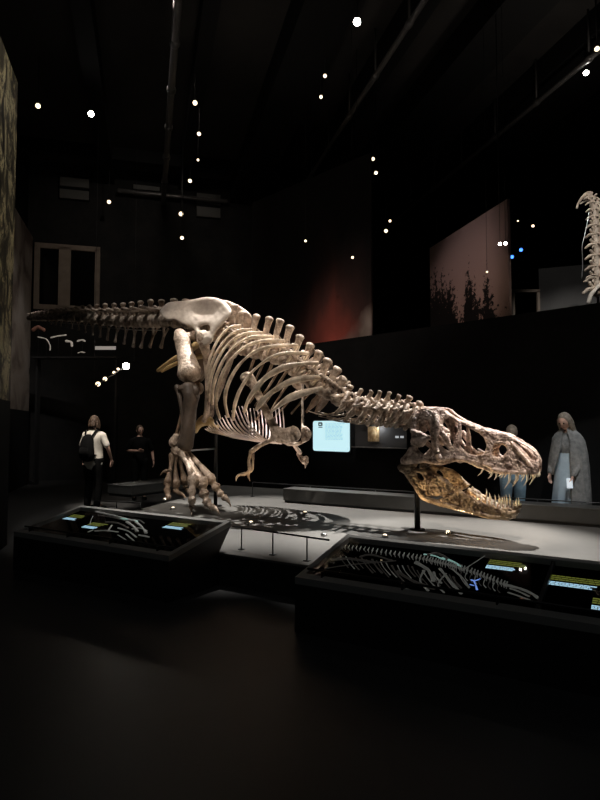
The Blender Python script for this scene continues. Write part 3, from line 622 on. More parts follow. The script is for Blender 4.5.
for k, (pts, rd, lb) in enumerate(((((51, 337.5), (58, 336), (66, 335)), .018, 'long pale fossil bone high on the far shelf'), (((66, 341), (71, 342), (72, 346)), .028, 'white forked fossil in the middle of the far shelf'),
        (((77.5, 341), (82, 340), (85, 341)), .022, 'curled pinkish fossil on the far shelf'), (((78, 353), (81, 352), (85, 352.5)), .014, 'small arched fossil low on the far shelf'),
        (((33, 330), (38, 327), (44, 330)), .045, 'reddish rounded fossil at the left of the far shelf'), (((38, 337), (46, 339), (50, 345), (50, 350)), .012, 'thin bent fossil rib on the far shelf'))):
    c = P(*pts[1], 14.9); mb = MB(); mb.curve([tuple(P(x, y, 14.9)-c)+(rd,) for x, y in pts], 4, 8)
    low = min(v.z for v in mb.v)+c.z
    stem = MB().loft([V((0, .03, 0)), V((0, .03, min(zb-c.z, -.01)))], [.004, .004], 6, cap=False) if low > zb else None
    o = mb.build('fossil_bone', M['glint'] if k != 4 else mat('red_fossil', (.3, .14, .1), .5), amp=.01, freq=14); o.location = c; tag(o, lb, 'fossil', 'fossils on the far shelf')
    if stem: stem.build('stand', M['housing'], o)
# ---------------------------------------------------------------- the great skeleton
TR = empty('dinosaur_skeleton', HIP, ROT, 'huge mounted brown predatory dinosaur skeleton striding on the grey stage with open toothed jaws', 'dinosaur skeleton')
def mir(v): return V((v.x, -v.y, v.z))
def part(mb, name, m='bone', amp=.006, freq=9, parent=None, **k): return mb.build(name, M[m], parent or TR, amp=amp, freq=freq, **k)
def mirror_mb(mb):
    o = MB(); o.v = [mir(v) for v in mb.v]; o.f = [tuple(reversed(f)) for f in mb.f]; return o

def pip(x, y, poly):
    c = False; j = len(poly)-1
    for i in range(len(poly)):
        xi, yi = poly[i]; xj, yj = poly[j]
        if (yi > y) != (yj > y) and x < (xj-xi)*(y-yi)/(yj-yi)+xi: c = not c
        j = i
    return c
def nearest(x, y, polys):
    bd = 1e9; bp = (x, y)
    for poly in polys:
        for (x0, y0), (x1, y1) in zip(poly, poly[1:]+poly[:1]):
            dx, dy = x1-x0, y1-y0; L = dx*dx+dy*dy
            t = 0 if L == 0 else max(0, min(1, ((x-x0)*dx+(y-y0)*dy)/L)); qx, qy = x0+dx*t, y0+dy*t
            d = math.hypot(x-qx, y-qy)
            if d < bd: bd = d; bp = (qx, qy)
    return bd, bp
def plate(outer, holes, wf, thick, R=3.0, res=.8, namp=.008, nf=14, closed_smooth=2):
    """bone sheet traced as an outline with openings; swells to its thickness away from its edges; wf gives distance from midline"""
    sm = lambda p: [q for q in smoothpts([p[-1]]+p+[p[0]], closed_smooth)][closed_smooth:-1] if closed_smooth > 1 else p
    outer = sm(outer); holes = [sm(h) for h in holes]; polys = [outer]+holes
    x0 = min(p[0] for p in outer); x1 = max(p[0] for p in outer); y0 = min(p[1] for p in outer); y1 = max(p[1] for p in outer)
    nx = int((x1-x0)/res)+1; ny = int((y1-y0)/res)+1; cells = set()
    for i in range(nx):
        for j in range(ny):
            cx = x0+(i+.5)*res; cy = y0+(j+.5)*res
            if pip(cx, cy, outer) and not any(pip(cx, cy, h) for h in holes): cells.add((i, j))
    vs = {}
    for (i, j) in cells:
        for a, b in ((0, 0), (1, 0), (1, 1), (0, 1)): vs.setdefault((i+a, j+b), 0)
    mb = MB(); fr = {}; bk = {}
    for (i, j) in vs:
        full = all(c in cells for c in ((i, j), (i-1, j), (i, j-1), (i-1, j-1)))
        x = x0+i*res; y = y0+j*res; d, q = nearest(x, y, polys)
        if not full: x, y = q if d < res*1.5 else (x, y); d = 0
        w = wf(x, y)
        if full:
            t = min(d/R, 1); h = thick*math.sqrt(max(1-(1-t)**2, 0)); n = noise.noise(V((x, y, w*9))*nf*.02)*namp+noise.noise(V((x, y, 4))*nf*.05)*namp*.5
            h = max(h+n*t, .002); T1 = T(x, y, w+h); T2 = T(x, y, w-h)
            # keep the same place along the body for both skins
            c = T(x, y, w); fr[(i, j)] = len(mb.v); mb.v.append(V((c.x, -(w+h), c.z))); bk[(i, j)] = len(mb.v); mb.v.append(V((c.x, -(w-h), c.z)))
        else:
            fr[(i, j)] = bk[(i, j)] = len(mb.v); mb.v.append(T(x, y, w))
    for (i, j) in cells:
        k = ((i, j), (i+1, j), (i+1, j+1), (i, j+1))
        f1 = tuple(fr[q] for q in k); f2 = tuple(bk[q] for q in k)
        if len(set(f1)) == 4 and set(f1) != set(f2): mb.f.append(f1); mb.f.append(f2[::-1])
        elif set(f1) == set(f2): mb.f.append(f1)
    return mb
def C3(*rows): return [tuple(T(x, y, w))+tuple(r) for x, y, w, *r in rows]   # traced rows (px, py, w, radius...)

# ---- spine
def vert(C, top, fwd, L, r, st, sl, tl, td=0.0, zy=True, seg=12, head=1.0):
    """one vertebra: spool centrum, arch, blade-like spine with swollen head, side processes, joint prongs"""
    mb = MB(); fwd = fwd.normalized(); lat = V((0, 1, 0)); up = (top-C); H = up.length; up = up/H
    mb.loft([C-fwd*L*.5, C-fwd*L*.36, C, C+fwd*L*.36, C+fwd*L*.5], [r*.92, r, r*.68, r, r*.92], seg, up, cap=False)
    a = C+up*r*.9
    mb.loft([C+up*r*.5, C+up*r*1.5], [(r*.75, L*.36), (r*.5, L*.33)], 10, fwd)
    q = smoothpts([tuple(C+up*r*1.2)+(st*.7, sl*.95), tuple(C+up*H*.6-fwd*L*.03)+(st*.55, sl*.72), tuple(C+up*H*.88)+(st*.75*head, sl*.8*head), tuple(top)+(st*1.25*head, sl*1.0*head)], 2)
    mb.loft([V(p[:3]) for p in q], [(p[3], p[4]) for p in q], 10, fwd)
    for s in (-1, 1):
        if tl:
            b0 = C+up*r*1.25; e = b0+lat*s*tl+up*td-fwd*L*.25
            mb.loft([b0, (b0+e)*.5+up*td*.1, e], [(L*.22, r*.28), (L*.16, r*.2), (L*.2, r*.24)], 8, up)
        if zy:
            z0 = C+up*r*1.35+lat*s*r*.25
            mb.loft([z0, z0+fwd*L*.62+up*r*.35+lat*s*r*.2], [r*.26, r*.2], 7); mb.loft([z0, z0-fwd*L*.5+up*r*.55+lat*s*r*.15], [r*.26, r*.2], 7)
    return mb
cpx = [161, 150, 140, 131, 122.5, 113.5, 104.5, 96.5, 89, 82, 75.5, 69.5, 64, 59, 54.5, 50.3, 46.5, 43, 40, 37, 34.4, 32, 29.8]
topy = [(29, 315), (40, 312), (60, 309), (80, 305.5), (104, 303.5), (122.5, 303), (131, 302), (140, 301), (150, 300), (161, 300)]
ceny = [(29, 318), (60, 317), (84, 318), (104, 320), (120, 321), (140, 321.5), (161, 321), (175, 320)]
cent = [T(x, interp(ceny, x)) for x in cpx]
for i, x in enumerate(cpx):
    C = cent[i]; tp = T(x+.6, interp(topy, x)+1.5); n = cent[i-1] if i else T(171, 320.5); nn = cent[i+1] if i+1 < len(cpx) else C+(C-n)
    L = ((n-nn).length/2)*.86; f = 1-i/len(cpx)
    part(vert(C, tp, n-nn, L, .055+.075*f, .018+.025*f, .035+.04*f, .05+.34*f*f, .02, seg=10), 'tail_vertebra', 'bone' if i > 2 else 'bone')
cb = [(161, 347.5), (154, 347), (145, 347.5), (137, 347), (127.5, 344), (118.5, 342), (110.5, 340), (103, 337), (95.5, 335), (88, 332.5), (81, 330), (74, 328.5), (68, 327), (62, 326), (57, 325), (52, 324)]
for i, (bx, by) in enumerate(cb):
    if i: bx -= 4.5*(1-i/20)
    m_ = (cent[i]+(cent[i-1] if i else T(171, 320.5)))/2; r = .055+.075*(1-i/len(cpx)); top = m_-V((0, 0, r*1.0)); b = T(bx, by); f = 1-i/len(cb)*.6
    mb = MB()
    for s in (-1, 1): mb.loft([top+V((0, s*.045*f, 0)), (top*.6+b*.4)], [.02*f, .02*f], 7)
    mb.curve([tuple(top*.65+b*.35)+(.022*f, .026*f), tuple(top*.3+b*.7)+(.018*f, .03*f), tuple(b)+(.022*f, .055*f)], 3, 8, V((1, 0, 0)))
    part(mb, 'chevron_bone', 'bone' if i > 1 else 'bone')
# sacrum
sac = [(171, 320.5), (183, 321), (195, 323), (207, 328), (219, 335), (231, 342)]
for i, (x, y) in enumerate(sac):
    C = T(x, y); tp = T(x+3, interp([(171, 300), (195, 301), (219, 302), (231, 306)], x)); part(vert(C, tp, T(x+8, y+2)-T(x-8, y-1), .27, .12, .03, .10, .06, .02), 'sacral_vertebra')
dt = [(242.7, 311), (257, 314), (270, 316.7), (280.7, 318.7), (290.7, 325), (300.7, 334.7), (311, 343), (319.5, 350.5), (328.5, 358.5), (338, 367), (344, 377)]
dc = [(239, 347), (250, 350), (261, 353), (271.5, 356), (281, 360), (290.5, 367), (300, 374), (308.5, 380), (317, 386), (325.5, 391.5), (333, 396)]
DC = [T(*p) for p in dc]
for i in range(len(dt)):
    n = DC[i+1] if i+1 < len(DC) else T(343, 402); p = DC[i-1] if i else T(228, 343)
    o = part(vert(DC[i], T(dt[i][0]-.5, dt[i][1]+2), n-p, (n-p).length*.44, .115-.002*i, .034, .078, .24, .10, seg=12), 'back_vertebra')
ct = [(350.5, 386.5), (361, 389.5), (371.5, 391.5), (380, 391.5), (389.5, 393), (399, 395.5), (409.5, 397.5), (420, 403.5)]
cc = [(342, 402), (352.5, 407), (363, 410.5), (373, 412.5), (382.5, 413.5), (392, 414), (401.5, 414.5), (411, 417)]
CC = [T(*p) for p in cc]
for i in range(len(ct)):
    n = CC[i+1] if i+1 < len(CC) else T(418, 421); p = CC[i-1] if i else DC[-1]
    vb = vert(CC[i], T(ct[i][0], ct[i][1]), n-p, (n-p).length*.46, .092, .036, .062, .20, -.06, seg=12, head=.55 if 0 < i < 6 else .8)
    x, y = cc[i]
    for sd in (1, -1):
        q = MB(); q.curve(C3((x+6, y-9, .10, .030), (x+3, y-2, .17, .024), (x-2, y+6, .19, .022), (x-6, y+12, .17, .030)), 3, 8)
        if sd == -1: q = mirror_mb(q)
        b = len(vb.v); vb.v += q.v; vb.f += [tuple(k+b for k in f_) for f_ in q.f]
    part(vb, 'neck_vertebra', amp=.010, freq=16)
# neck ribs: long rods trailing under the neck
for i in range(len(cc)):
    for s in (1, -1):
        x, y = cc[i]; mb = MB(); mb.curve(C3((x+2, y+1, .15, .02), (x+1, y+8, .17, .03, .015), (x-8, y+11.5-.3*i, .16, .016), (x-20, y+13-.8*i, .13, .011), (x-34, y+11-1.8*i if i > 2 else y+9, .10, .006)), 3, 7)
        part(mb if s == 1 else mirror_mb(mb), 'neck_rib')
# ---- ribs (right flank traced, left flank its mirror image)
RIBS = [
 [(322, 388, .10), (300, 394, .30), (286, 400, .42), (271, 412, .50)],
 [(320, 377, .12), (301, 379, .34), (285, 384, .47), (266, 397, .56), (256, 410, .56)],
 [(318, 363, .14), (299, 364, .36), (280, 369, .50), (262, 381, .58), (250, 397, .58), (244, 412, .52)],
 [(308, 354, .15), (291, 353, .36), (272, 357, .52), (253, 371, .60), (241, 388, .60), (235, 404, .54), (233, 420, .42)],
 [(297, 346, .15), (279, 346, .38), (258, 350, .55), (240, 364, .63), (229, 382, .62), (225, 400, .55), (228, 417, .42)],
 [(284, 341, .15), (264, 341, .38), (245, 347, .55), (229, 362, .64), (219, 383, .62), (216, 403, .52), (220, 419, .40)],
 [(273, 337, .15), (254, 337, .38), (237, 344, .55), (223, 361, .62), (214, 384, .58), (212, 404, .46)],
 [(262, 333, .15), (245, 334, .38), (230, 342, .52), (217, 361, .58), (210, 383, .54), (208.5, 401, .44)],
 [(251, 330, .15), (238, 331, .36), (225, 340, .48), (213, 360, .53), (208, 382, .48)],
 [(240, 326, .15), (229, 328, .33), (218, 340, .43), (210, 358, .46), (206, 378, .42)]]
for i, rb_ in enumerate(RIBS):
    rows = []
    n = len(rb_)
    for k, (x, y, w) in enumerate(rb_):
        f = k/(n-1); wd = (.036 if i > 0 else .038)+(.03 if i < 3 and .2 < f < .8 else 0)-(.012*f); 
        if i == 0 and k in (1, 2): wd = .075
        rows.append((x, y, w, wd*.55, wd))
    # head of the rib reaches the vertebral body
    j = min(max(len(dc)-2-i, 0), len(dc)-1)
    mb = MB(); q = C3(*rows)
    up = V((1, .0, .6)).normalized()
    sm = smoothpts(q, 5)
    mb.loft([V(p[:3]) for p in sm], [(max(p[3], .004), max(p[4], .004)) for p in sm], 8, up)
    mb.loft([V(q[0][:3]), V(q[0][:3])*.5+(DC[j]+V((0, -.1, .02)))*.5, DC[j]+V((0, -.1, .02))], [.022, .018, .022], 7)
    part(mb, 'rib', 'rib', amp=.004); part(mirror_mb(mb), 'rib', 'bone_brown', amp=.004)  # near ribs painted lighter, far ribs darker for the shaded inside of the chest
# ---- belly ribs
NB = 15
for j in range(NB):
    f = j/(NB-1); mx_ = interp([(0, 237), (.3, 248), (.65, 264), (1, 281)], f); my_ = interp([(0, 434.5), (.3, 439), (.65, 442), (1, 443.5)], f)
    m0 = T(mx_, my_, 0); sw = .50-.16*f; hh = .46+.06*f; ww = .44+.03*math.sin(f*3); back = .55*max(0, 1-f*2.2)
    for s in ((1, -1) if j > 3 else (1,)):
        h2 = hh*(1-.82*(s == 1)*max(0, 1-f*1.1)); s2 = sw*(1 if s == -1 else .45+.55*f); mb = MB(); mb.curve([(m0.x, 0, m0.z, .013), (m0.x-s2*.35, -s*ww*.45, m0.z+h2*.12, .014), (m0.x-s2*.75, -s*ww*.85, m0.z+h2*.5, .013), (m0.x-s2, -s*ww, m0.z+h2, .006)], 5, 7)
        part(mb, 'belly_rib', 'belly' if j > 4 else 'bone', .002)
# ---- hips
il = [(160, 311), (164, 306), (168, 302.7), (175, 301.3), (182, 301), (189, 300), (195, 299), (202, 297.5), (208, 297), (214, 297.5), (220, 299), (226, 303), (231, 309), (230.5, 315), (225, 322), (219, 328), (214, 335), (211.5, 343), (204, 346.5), (197.5, 343), (196.5, 334), (193, 328), (187, 325.5), (181, 323.5), (176, 320.5), (171, 320.5), (166, 320), (162, 316)]
def ilw(x, y): return .10+.27*max(0, min(1, (y-298)/40))+.03*((x-195)/35)**2-.07*math.exp(-((x-205)**2/180+(y-310)**2/50))
mb = plate(il, [[(199.5, 328), (203, 325.5), (209, 325), (210.5, 330), (208, 331), (202, 331.5)]], ilw, .035, 3.5, .9, .005)
o = part(mb, 'hip_bone', 'hip', .003); part(mirror_mb(mb), 'hip_bone', 'bone', .004)
mb = MB(); mb.curve(C3((203, 335, .34, .10), (204, 343, .34, .085), (205, 352, .3, .06)), 4, 12); part(mb, 'hip_socket_block', 'bone'); part(mirror_mb(mb), 'hip_socket_block', 'bone')
for s in (1, -1):                                                    # pubis with boot, ischium
    mb = MB(); mb.curve(C3((205, 346, .30, .07), (207, 365, .22, .05), (208, 390, .12, .045), (207, 412, .05, .05), (205, 420, .04, .06)), 4, 10); part(mb if s == 1 else mirror_mb(mb), 'pubis')
    mb = MB(); mb.curve(C3((196, 345, .28, .06), (186, 353, .20, .045), (172, 360, .10, .036), (158, 370.5, .04, .03)), 4, 10); part(mb if s == 1 else mirror_mb(mb), 'ischium', 'ochre')
mb = MB(); mb.curve(C3((196, 432, 0, .02, .03), (199, 424, 0, .05, .07), (206, 420, 0, .06, .09), (213, 424, 0, .05, .06), (218, 428, 0, .02, .03)), 3, 10); part(mb, 'pubic_boot', 'ochre')

# ---- legs
def leg(right, femur, tibia, fib, mets, toes, m1, m2, m3='bone'):
    mb = MB(); mb.curve(femur, 5, 14, V((0, 1, 0)))
    h = V(femur[1][:3]); s = -1 if right else 1
    mb.curve([tuple(h+V((0, s*.02, .0)))+(.08,), tuple(h+V((.06, -s*.12, .05)))+(.075,), tuple(h+V((.07, -s*.20, .06)))+(.10,)], 3, 12)
    k = V(femur[-1][:3])
    for d in (-1, 1): mb.ball(k+V((-.03, d*.085, -.02)), (.12, .085, .11), 12, 8)
    part(mb, 'thigh_bone', m1, .012, 7)
    mb = MB(); mb.curve(tibia, 5, 14, V((0, 1, 0))); k = V(tibia[0][:3])
    for d in (-1, 1): mb.ball(k+V((-.03, d*.08, 0)), (.11, .08, .06), 12, 8)
    mb.ball(k+V((.13, 0, -.05)), (.07, .05, .10), 10, 8)
    part(mb, 'shin_bone', m2, .01, 7)
    mb = MB(); mb.curve(fib, 5, 10); part(mb, 'calf_bone', m2, .006)
    for mt in mets:
        mt = [tuple(r[:3])+(r[3]*(.95 if i in (0, len(mt)-1) else .66),) for i, r in enumerate(mt)]
        mb = MB(); mb.curve(mt, 4, 12); e = V(mt[-1][:3])
        mb.ball(e, mt[-1][3]*1.12, 12, 8); part(mb, 'foot_bone', m3, .008, 10)
    for to in toes:
        mb = MB(); n = len(to)
        for k in range(n-2):                                          # phalanges, each a small spool
            a = V(to[k][:3]); b = V(to[k+1][:3]); ra = to[k][3]; rb2 = to[k+1][3]
            mb.curve([tuple(a.lerp(b, .08))+(ra*1.05,), tuple(a.lerp(b, .5))+(ra*.60,), tuple(a.lerp(b, .92))+(rb2*1.05,)], 3, 10)
        o = part(mb, 'toe', m3, .006, 14)
        a = V(to[-2][:3]); b = V(to[-1][:3]); r_ = to[-2][3]; up = V((0, 0, 1))
        mb = MB(); mb.curve([tuple(a.lerp(b, .06))+(r_*.8, r_), tuple(a.lerp(b, .5)+up*r_*.5)+(r_*.5, r_*.62), tuple(b)+(.006, .006)], 5, 10)
        part(mb, 'claw', m3, .002, 14, parent=o)
def Lg(px, py, z): return loc_of(G(px, py, PZ+z))
knee = (192, 374, .52)
fem = C3((180, 333, .42, .08, .10), (182, 339, .43, .115, .13), (184.5, 350, .45, .115, .125), (187.5, 362, .48, .14, .15), (190, 373, .50, .185, .19))
tib = C3((189, 389, .54, .13, .15), (191, 397, .55, .105, .13), (190, 410, .57, .09, .10), (188.5, 430, .60, .095, .10), (185, 446, .62, .11, .12))
fib = C3((177, 387, .62, .05), (180, 397, .64, .04), (182, 415, .66, .025), (181, 435, .68, .022), (178, 446, .68, .035))
t1 = Lg(191.5, 515, .02); t2 = Lg(219.5, 514.5, .02); t3 = T(231, 505.5, .38)
def w_of(v): return -v.y
mets = [C3((179, 449, .66, .075), (184, 458, .70, .06), (189, 468, .74, .06), (193, 480, .78, .085)),
        C3((183, 453, .60, .07), (192, 466, .62, .065), (202, 482, .66, .085)),
        C3((188, 455, .52, .06), (198, 463, .52, .055), (210, 478, .50, .075))]
toes = [C3((193, 482, .80, .07), (191.5, 492, .86, .062), (192, 500, .90, .055))+[tuple(Lg(191.5, 507, .07))+(.045,)]+[tuple(t1)+(.01,)],
        C3((202, 485, .67, .085), (204, 494, .68, .075), (207, 502, .68, .065), (212, 507, .68, .05))+[tuple(t2)+(.01,)],
        C3((211, 480, .50, .075), (216, 487, .47, .065), (221, 494, .44, .055), (224, 497, .42, .05), (231, 506.5, .40, .01))]
leg(True, fem, tib, fib, mets, toes, 'bone', 'bone_dark')
mb = MB(); mb.curve(C3((176.5, 436, .68, .05, .04), (174.5, 443, .68, .085, .07), (176.5, 451, .67, .07, .06)), 4, 12); mb.ball(T(181, 450, .66), (.09, .08, .06), 12, 8); part(mb, 'ankle_bone', 'bone', .010, 12)
# far leg, trailing
fem = C3((196, 333, -.40, .075, .09), (198, 337, -.42, .09, .11), (200, 350, -.44, .085, .095), (200, 362, -.45, .09, .10), (197, 374, -.46, .12, .14))
tib = C3((195, 386, -.46, .12, .14), (192, 398, -.46, .09, .11), (187, 420, -.46, .065, .07), (180, 442, -.46, .07, .09), (176, 453, -.46, .08, .10))
fib = C3((190, 386, -.36, .04), (184, 405, -.37, .025), (176, 435, -.38, .022), (173, 448, -.38, .03))
f1 = Lg(167.5, 500.5, .02); f2 = Lg(187, 498, .02)
mets = [C3((172, 455, -.40, .06), (170.5, 467, -.34, .05), (168, 481, -.26, .07)), C3((175, 455, -.46, .065), (175, 468, -.46, .055), (175.5, 483, -.44, .08)), C3((179, 456, -.53, .055), (181.5, 468, -.57, .05), (184.5, 480, -.6, .07))]
toes = [C3((167.5, 484, -.25, .07), (167, 490.5, -.18, .06))+[tuple(f1.lerp(Lg(169, 495, .1), .6))+(.045,), tuple(f1)+(.01,)],
        C3((175.5, 486, -.44, .075), (175.5, 490.5, -.44, .06), (179, 493.5, -.42, .045))+[tuple(Lg(186, 498, .045))+(.01,)],
        C3((184, 482, -.62, .07), (186, 486.5, -.64, .055), (187, 489.5, -.66, .045))+[tuple(Lg(191, 495, .04))+(.01,)],
        C3((171, 470, -.30, .035), (166, 471, -.26, .035), (160, 475.5, -.22, .01))]
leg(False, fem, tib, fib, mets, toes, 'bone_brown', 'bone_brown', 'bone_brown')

# ---- shoulder, arms
sca = [(240, 379), (242, 373.5), (248, 371.5), (253, 374), (257, 382), (262, 393), (268, 406), (274, 418), (279, 426), (286, 428), (293, 425.5), (298, 428), (301, 434), (298.5, 440.5), (290, 443.5), (281, 443.5), (274, 441), (271, 434), (268, 424), (262, 411), (255, 397), (249, 387), (243.5, 383.5)]
def scw(x, y): return .56-.44*max(0, min(1, (x-252)/40))
mb = plate(sca, [], scw, .028, 3.6, .8, .018)
part(mb, 'shoulder_blade', 'ochre' if False else 'bone', .006); part(mirror_mb(mb), 'shoulder_blade', 'bone', .006)
mb = MB(); mb.curve(C3((283, 441, .24, .03), (288, 444, .12, .025), (291, 444, 0, .025)), 3, 8); part(mb, 'wishbone'); part(mirror_mb(mb), 'wishbone')
def arm(hum, fore1, fore2, wrist, f_a, f_b):
    mb = MB(); mb.curve(hum, 4, 10); mb.ball(V(hum[0][:3]), hum[0][3]*1.2); part(mb, 'upper_arm_bone')
    for ff in (fore1, fore2): mb = MB(); mb.curve(ff, 4, 8); part(mb, 'forearm_bone')
    mb = MB(); mb.curve(wrist, 3, 8); h = part(mb, 'hand', 'bone')
    for ff in (f_a, f_b):
        mb = MB(); mb.curve(ff, 4, 8); part(mb, 'finger', 'bone', .002, parent=h)
arm(C3((274, 438, .40, .042), (267, 442, .46, .03), (259, 446, .52, .03), (251, 452, .56, .036)),
    C3((251, 453, .56, .032), (249, 460, .57, .02), (249.5, 469, .58, .026)), C3((252.5, 453, .54, .03), (253, 461, .55, .017), (252, 470, .56, .024)),
    C3((251, 470.5, .57, .032), (247, 473, .58, .026), (244, 474, .58, .026)),
    C3((244, 474, .58, .024), (239, 475, .60, .018), (236.5, 478, .61, .016), (236, 481.5, .62, .004)), C3((248.5, 473, .56, .022), (248.5, 477, .56, .016), (250, 481, .56, .004)))
arm(C3((291, 440, -.22, .042), (295, 446, -.32, .03), (300, 453, -.40, .034)),
    C3((299, 452, -.44, .03), (302, 457, -.45, .018), (304.5, 461, -.46, .024)), C3((298, 454, -.42, .026), (300, 459, -.43, .016), (303.5, 463, -.44, .022)),
    C3((304, 458, -.45, .028), (307, 457.5, -.46, .026), (307, 460, -.46, .022)),
    C3((304, 462, -.45, .022), (305.5, 465, -.45, .016), (305, 468.5, -.45, .004)), C3((307, 460, -.46, .02), (307.5, 463, -.46, .014), (306.5, 465, -.46, .004)))

# ---- skull
roof = [(412, 412), (426, 407), (440, 407.5), (451, 414), (465, 422), (480, 426), (492, 430), (505, 432.5), (518, 439), (532, 448), (539, 455)]
lowl = [(404, 462), (418, 458), (440, 464), (460, 462), (480, 470), (500, 474), (538, 474)]
Wl = [(404, .27), (416, .30), (432, .32), (446, .25), (460, .175), (475, .14), (500, .13), (520, .115), (532, .085), (540, .045)]
def skw(x, y):
    a = interp(roof, x); b = interp(lowl, x); f = max(0, min(1, (y-a)/(b-a))); W = interp(Wl, x)
    return W*(.42+.58*math.sin(f*math.pi/2)**.9)
outer = [(413, 416), (417.5, 411), (424, 407.5), (432, 406.6), (441, 407.6), (447, 411), (452, 414.8), (459, 418.5), (468, 422.3), (478, 426), (488, 429), (498, 431.5), (506, 433), (514, 437), (522, 441.5), (530, 446.5), (536, 451.5), (539.3, 456.5), (539.8, 464), (538, 472.5), (533, 474.5), (526, 473.3), (519, 474.6), (511, 473.8), (504, 474.6), (497, 473.6), (490, 472.3), (483, 469.4), (477, 467.6), (471, 464.5), (464, 461.8), (457, 461.2), (450, 462.8), (444, 465), (438, 465.3), (431, 463.5), (424, 463), (415, 464), (408, 464), (403.5, 461.5), (406, 457), (411, 452), (412.5, 444), (412.5, 436), (411.7, 427)]
holes = [
 [(462.5, 424.5), (468, 427.5), (474, 430.5), (480, 434), (484.5, 439), (486.3, 445), (485, 451), (480, 455), (474, 455), (468.5, 453), (463.5, 449.5), (460.5, 445), (462, 436), (461.5, 428)],       # antorbital
 [(492, 449.5), (495, 445.2), (500, 444), (505, 445.6), (507, 450.5), (503.5, 455.3), (497, 457), (492.8, 454.2)],                                   # maxillary
 [(515, 441.8), (521, 443.8), (528, 448), (534, 453), (537.6, 458.5), (535, 460.8), (530.5, 458.2), (525, 452), (520, 446.5)],                             # naris
 [(525.3, 460.5), (527.5, 461), (529, 465), (527, 466), (525.5, 463.5)],
 [(444, 419.5), (449.5, 418), (455, 420), (458, 424), (457.5, 432), (454.5, 437), (452.5, 446), (450.2, 444), (447, 440), (441, 433.5), (442.5, 431.5), (449, 433.5), (450.5, 431), (446, 427.5), (443, 424.5)],       # orbit
 [(419.5, 424.5), (423, 421.5), (427.5, 421), (429.8, 424.5), (430.3, 430), (430.5, 436.5), (426, 434.5), (420.5, 433), (418.5, 429)],                    # upper temporal
 [(417.5, 447.5), (423, 447), (427, 441.5), (431, 440.5), (432, 447), (430.5, 452), (426, 454.5), (421, 453)],                                           # lower temporal
 [(437.5, 438), (439.5, 437.5), (446, 447), (449.5, 450.5), (445.5, 449.5), (440, 443.5)],
 [(468, 459.3), (472, 459.3), (476, 462), (472, 461.7)]]
mb = plate(outer, holes, skw, .024, 2.4, .7, .013, 30)
left = mirror_mb(mb)
sk = MB(); b = 0
for q in (mb, left):
    b = len(sk.v); sk.v += q.v; sk.f += [tuple(i+b for i in f) for f in q.f]
# roof and snout bridge, braincase, palate, cheek struts
rr = []
for x, y in ((416, 415.5), (422, 411.5), (430, 409.5), (440, 410), (450, 416.3), (460, 421.5), (470, 425.5), (480, 429), (492, 432.5), (505, 436), (516, 440.5), (525, 447), (532, 452.5), (535, 457)):
    w = interp(Wl, x)*.50; rr.append(tuple(T(x-(1.5 if x > 500 else 0), y, 0))+(w*(1.06 if x < 520 else .9), .020))
sk.curve(rr, 3, 16)
pr = [tuple(T(x, y, 0))+(a, b_) for x, y, a, b_ in ((534.5, 457, .035, .03), (534.5, 463, .05, .04), (533, 468, .07, .045), (531, 471, .07, .035))]
sk.curve(pr, 3, 12, V((0, 1, 0)))
sk.curve([tuple(T(x, y, 0))+(a, b_) for x, y, a, b_ in ((415, 423, .10, .08), (424, 422, .12, .08), (434, 421, .10, .06), (442, 421, .05, .03))], 4, 14)     # braincase
sk.curve([tuple(T(x, y, 0))+(a, b_) for x, y, a, b_ in ((420, 438, .08, .03), (440, 452, .06, .02), (470, 460, .06, .015), (510, 466, .07, .02), (530, 468, .06, .02))], 3, 10)  # palate
sk.ball(T(411, 422.5, 0), (.05, .05, .05))
for s in (1, -1):
    def add(rows, seg=10):
        q = MB(); q.curve(C3(*rows), 4, seg)
        if s == -1: q = mirror_mb(q)
        b = len(sk.v); sk.v += q.v; sk.f.extend(tuple(i+b for i in f) for f in q.f)
    add([(417, 413.5, .20, .026), (413.8, 421, .24, .03), (413, 431, .27, .028), (413.5, 443, .28, .028), (410, 453, .28, .04), (405, 461, .27, .05)])      # quadrate edge
    add([(412, 431, .28, .03), (420, 434.5, .31, .035), (429, 438, .33, .028)]); add([(413.5, 441, .29, .045), (420, 441.5, .31, .06), (426, 438.5, .33, .035)])
    add([(435, 413, .20, .035), (437, 420, .25, .038), (437, 430, .29, .03), (435.5, 441, .31, .02), (437, 452, .31, .03), (440, 459, .30, .04)])       # postorbital bar
    add([(425, 430, .16, .03), (422, 426, .18, .03), (426, 421.5, .2, .03)]); add([(419, 429, .12, .025), (424, 425, .14, .03)])
    add([(442, 433, .30, .03), (446, 438, .29, .034), (450, 445, .28, .02)])
    if s == 1: add([(459.5, 422, .10, .02), (459.5, 430, .13, .018), (458, 440, .16, .022), (457, 452, .18, .032), (459, 457, .18, .03)])                        # lacrimal
    add([(440, 460, .28, .035), (452, 458, .22, .036), (464, 459, .17, .03), (478, 462.5, .14, .026), (492, 466, .155, .028)])                        # cheek bar
    add([(404, 461, .27, .05), (413, 459.5, .29, .05), (424, 460, .31, .035), (434, 461.5, .32, .035)])
    add([(474, 449, .06, .012), (478, 453, .07, .02), (483, 452.5, .08, .012)])
    add([(492, 469, .155, .025), (505, 471.5, .14, .026), (518, 472, .12, .026), (530, 472, .095, .026)], 10)                                      # tooth margin
    add([(512, 443, .095, .018), (520, 453, .12, .02), (528, 462, .105, .02), (532, 468, .1, .025)])
skull = part(sk, 'skull', 'skull', .006, 20)
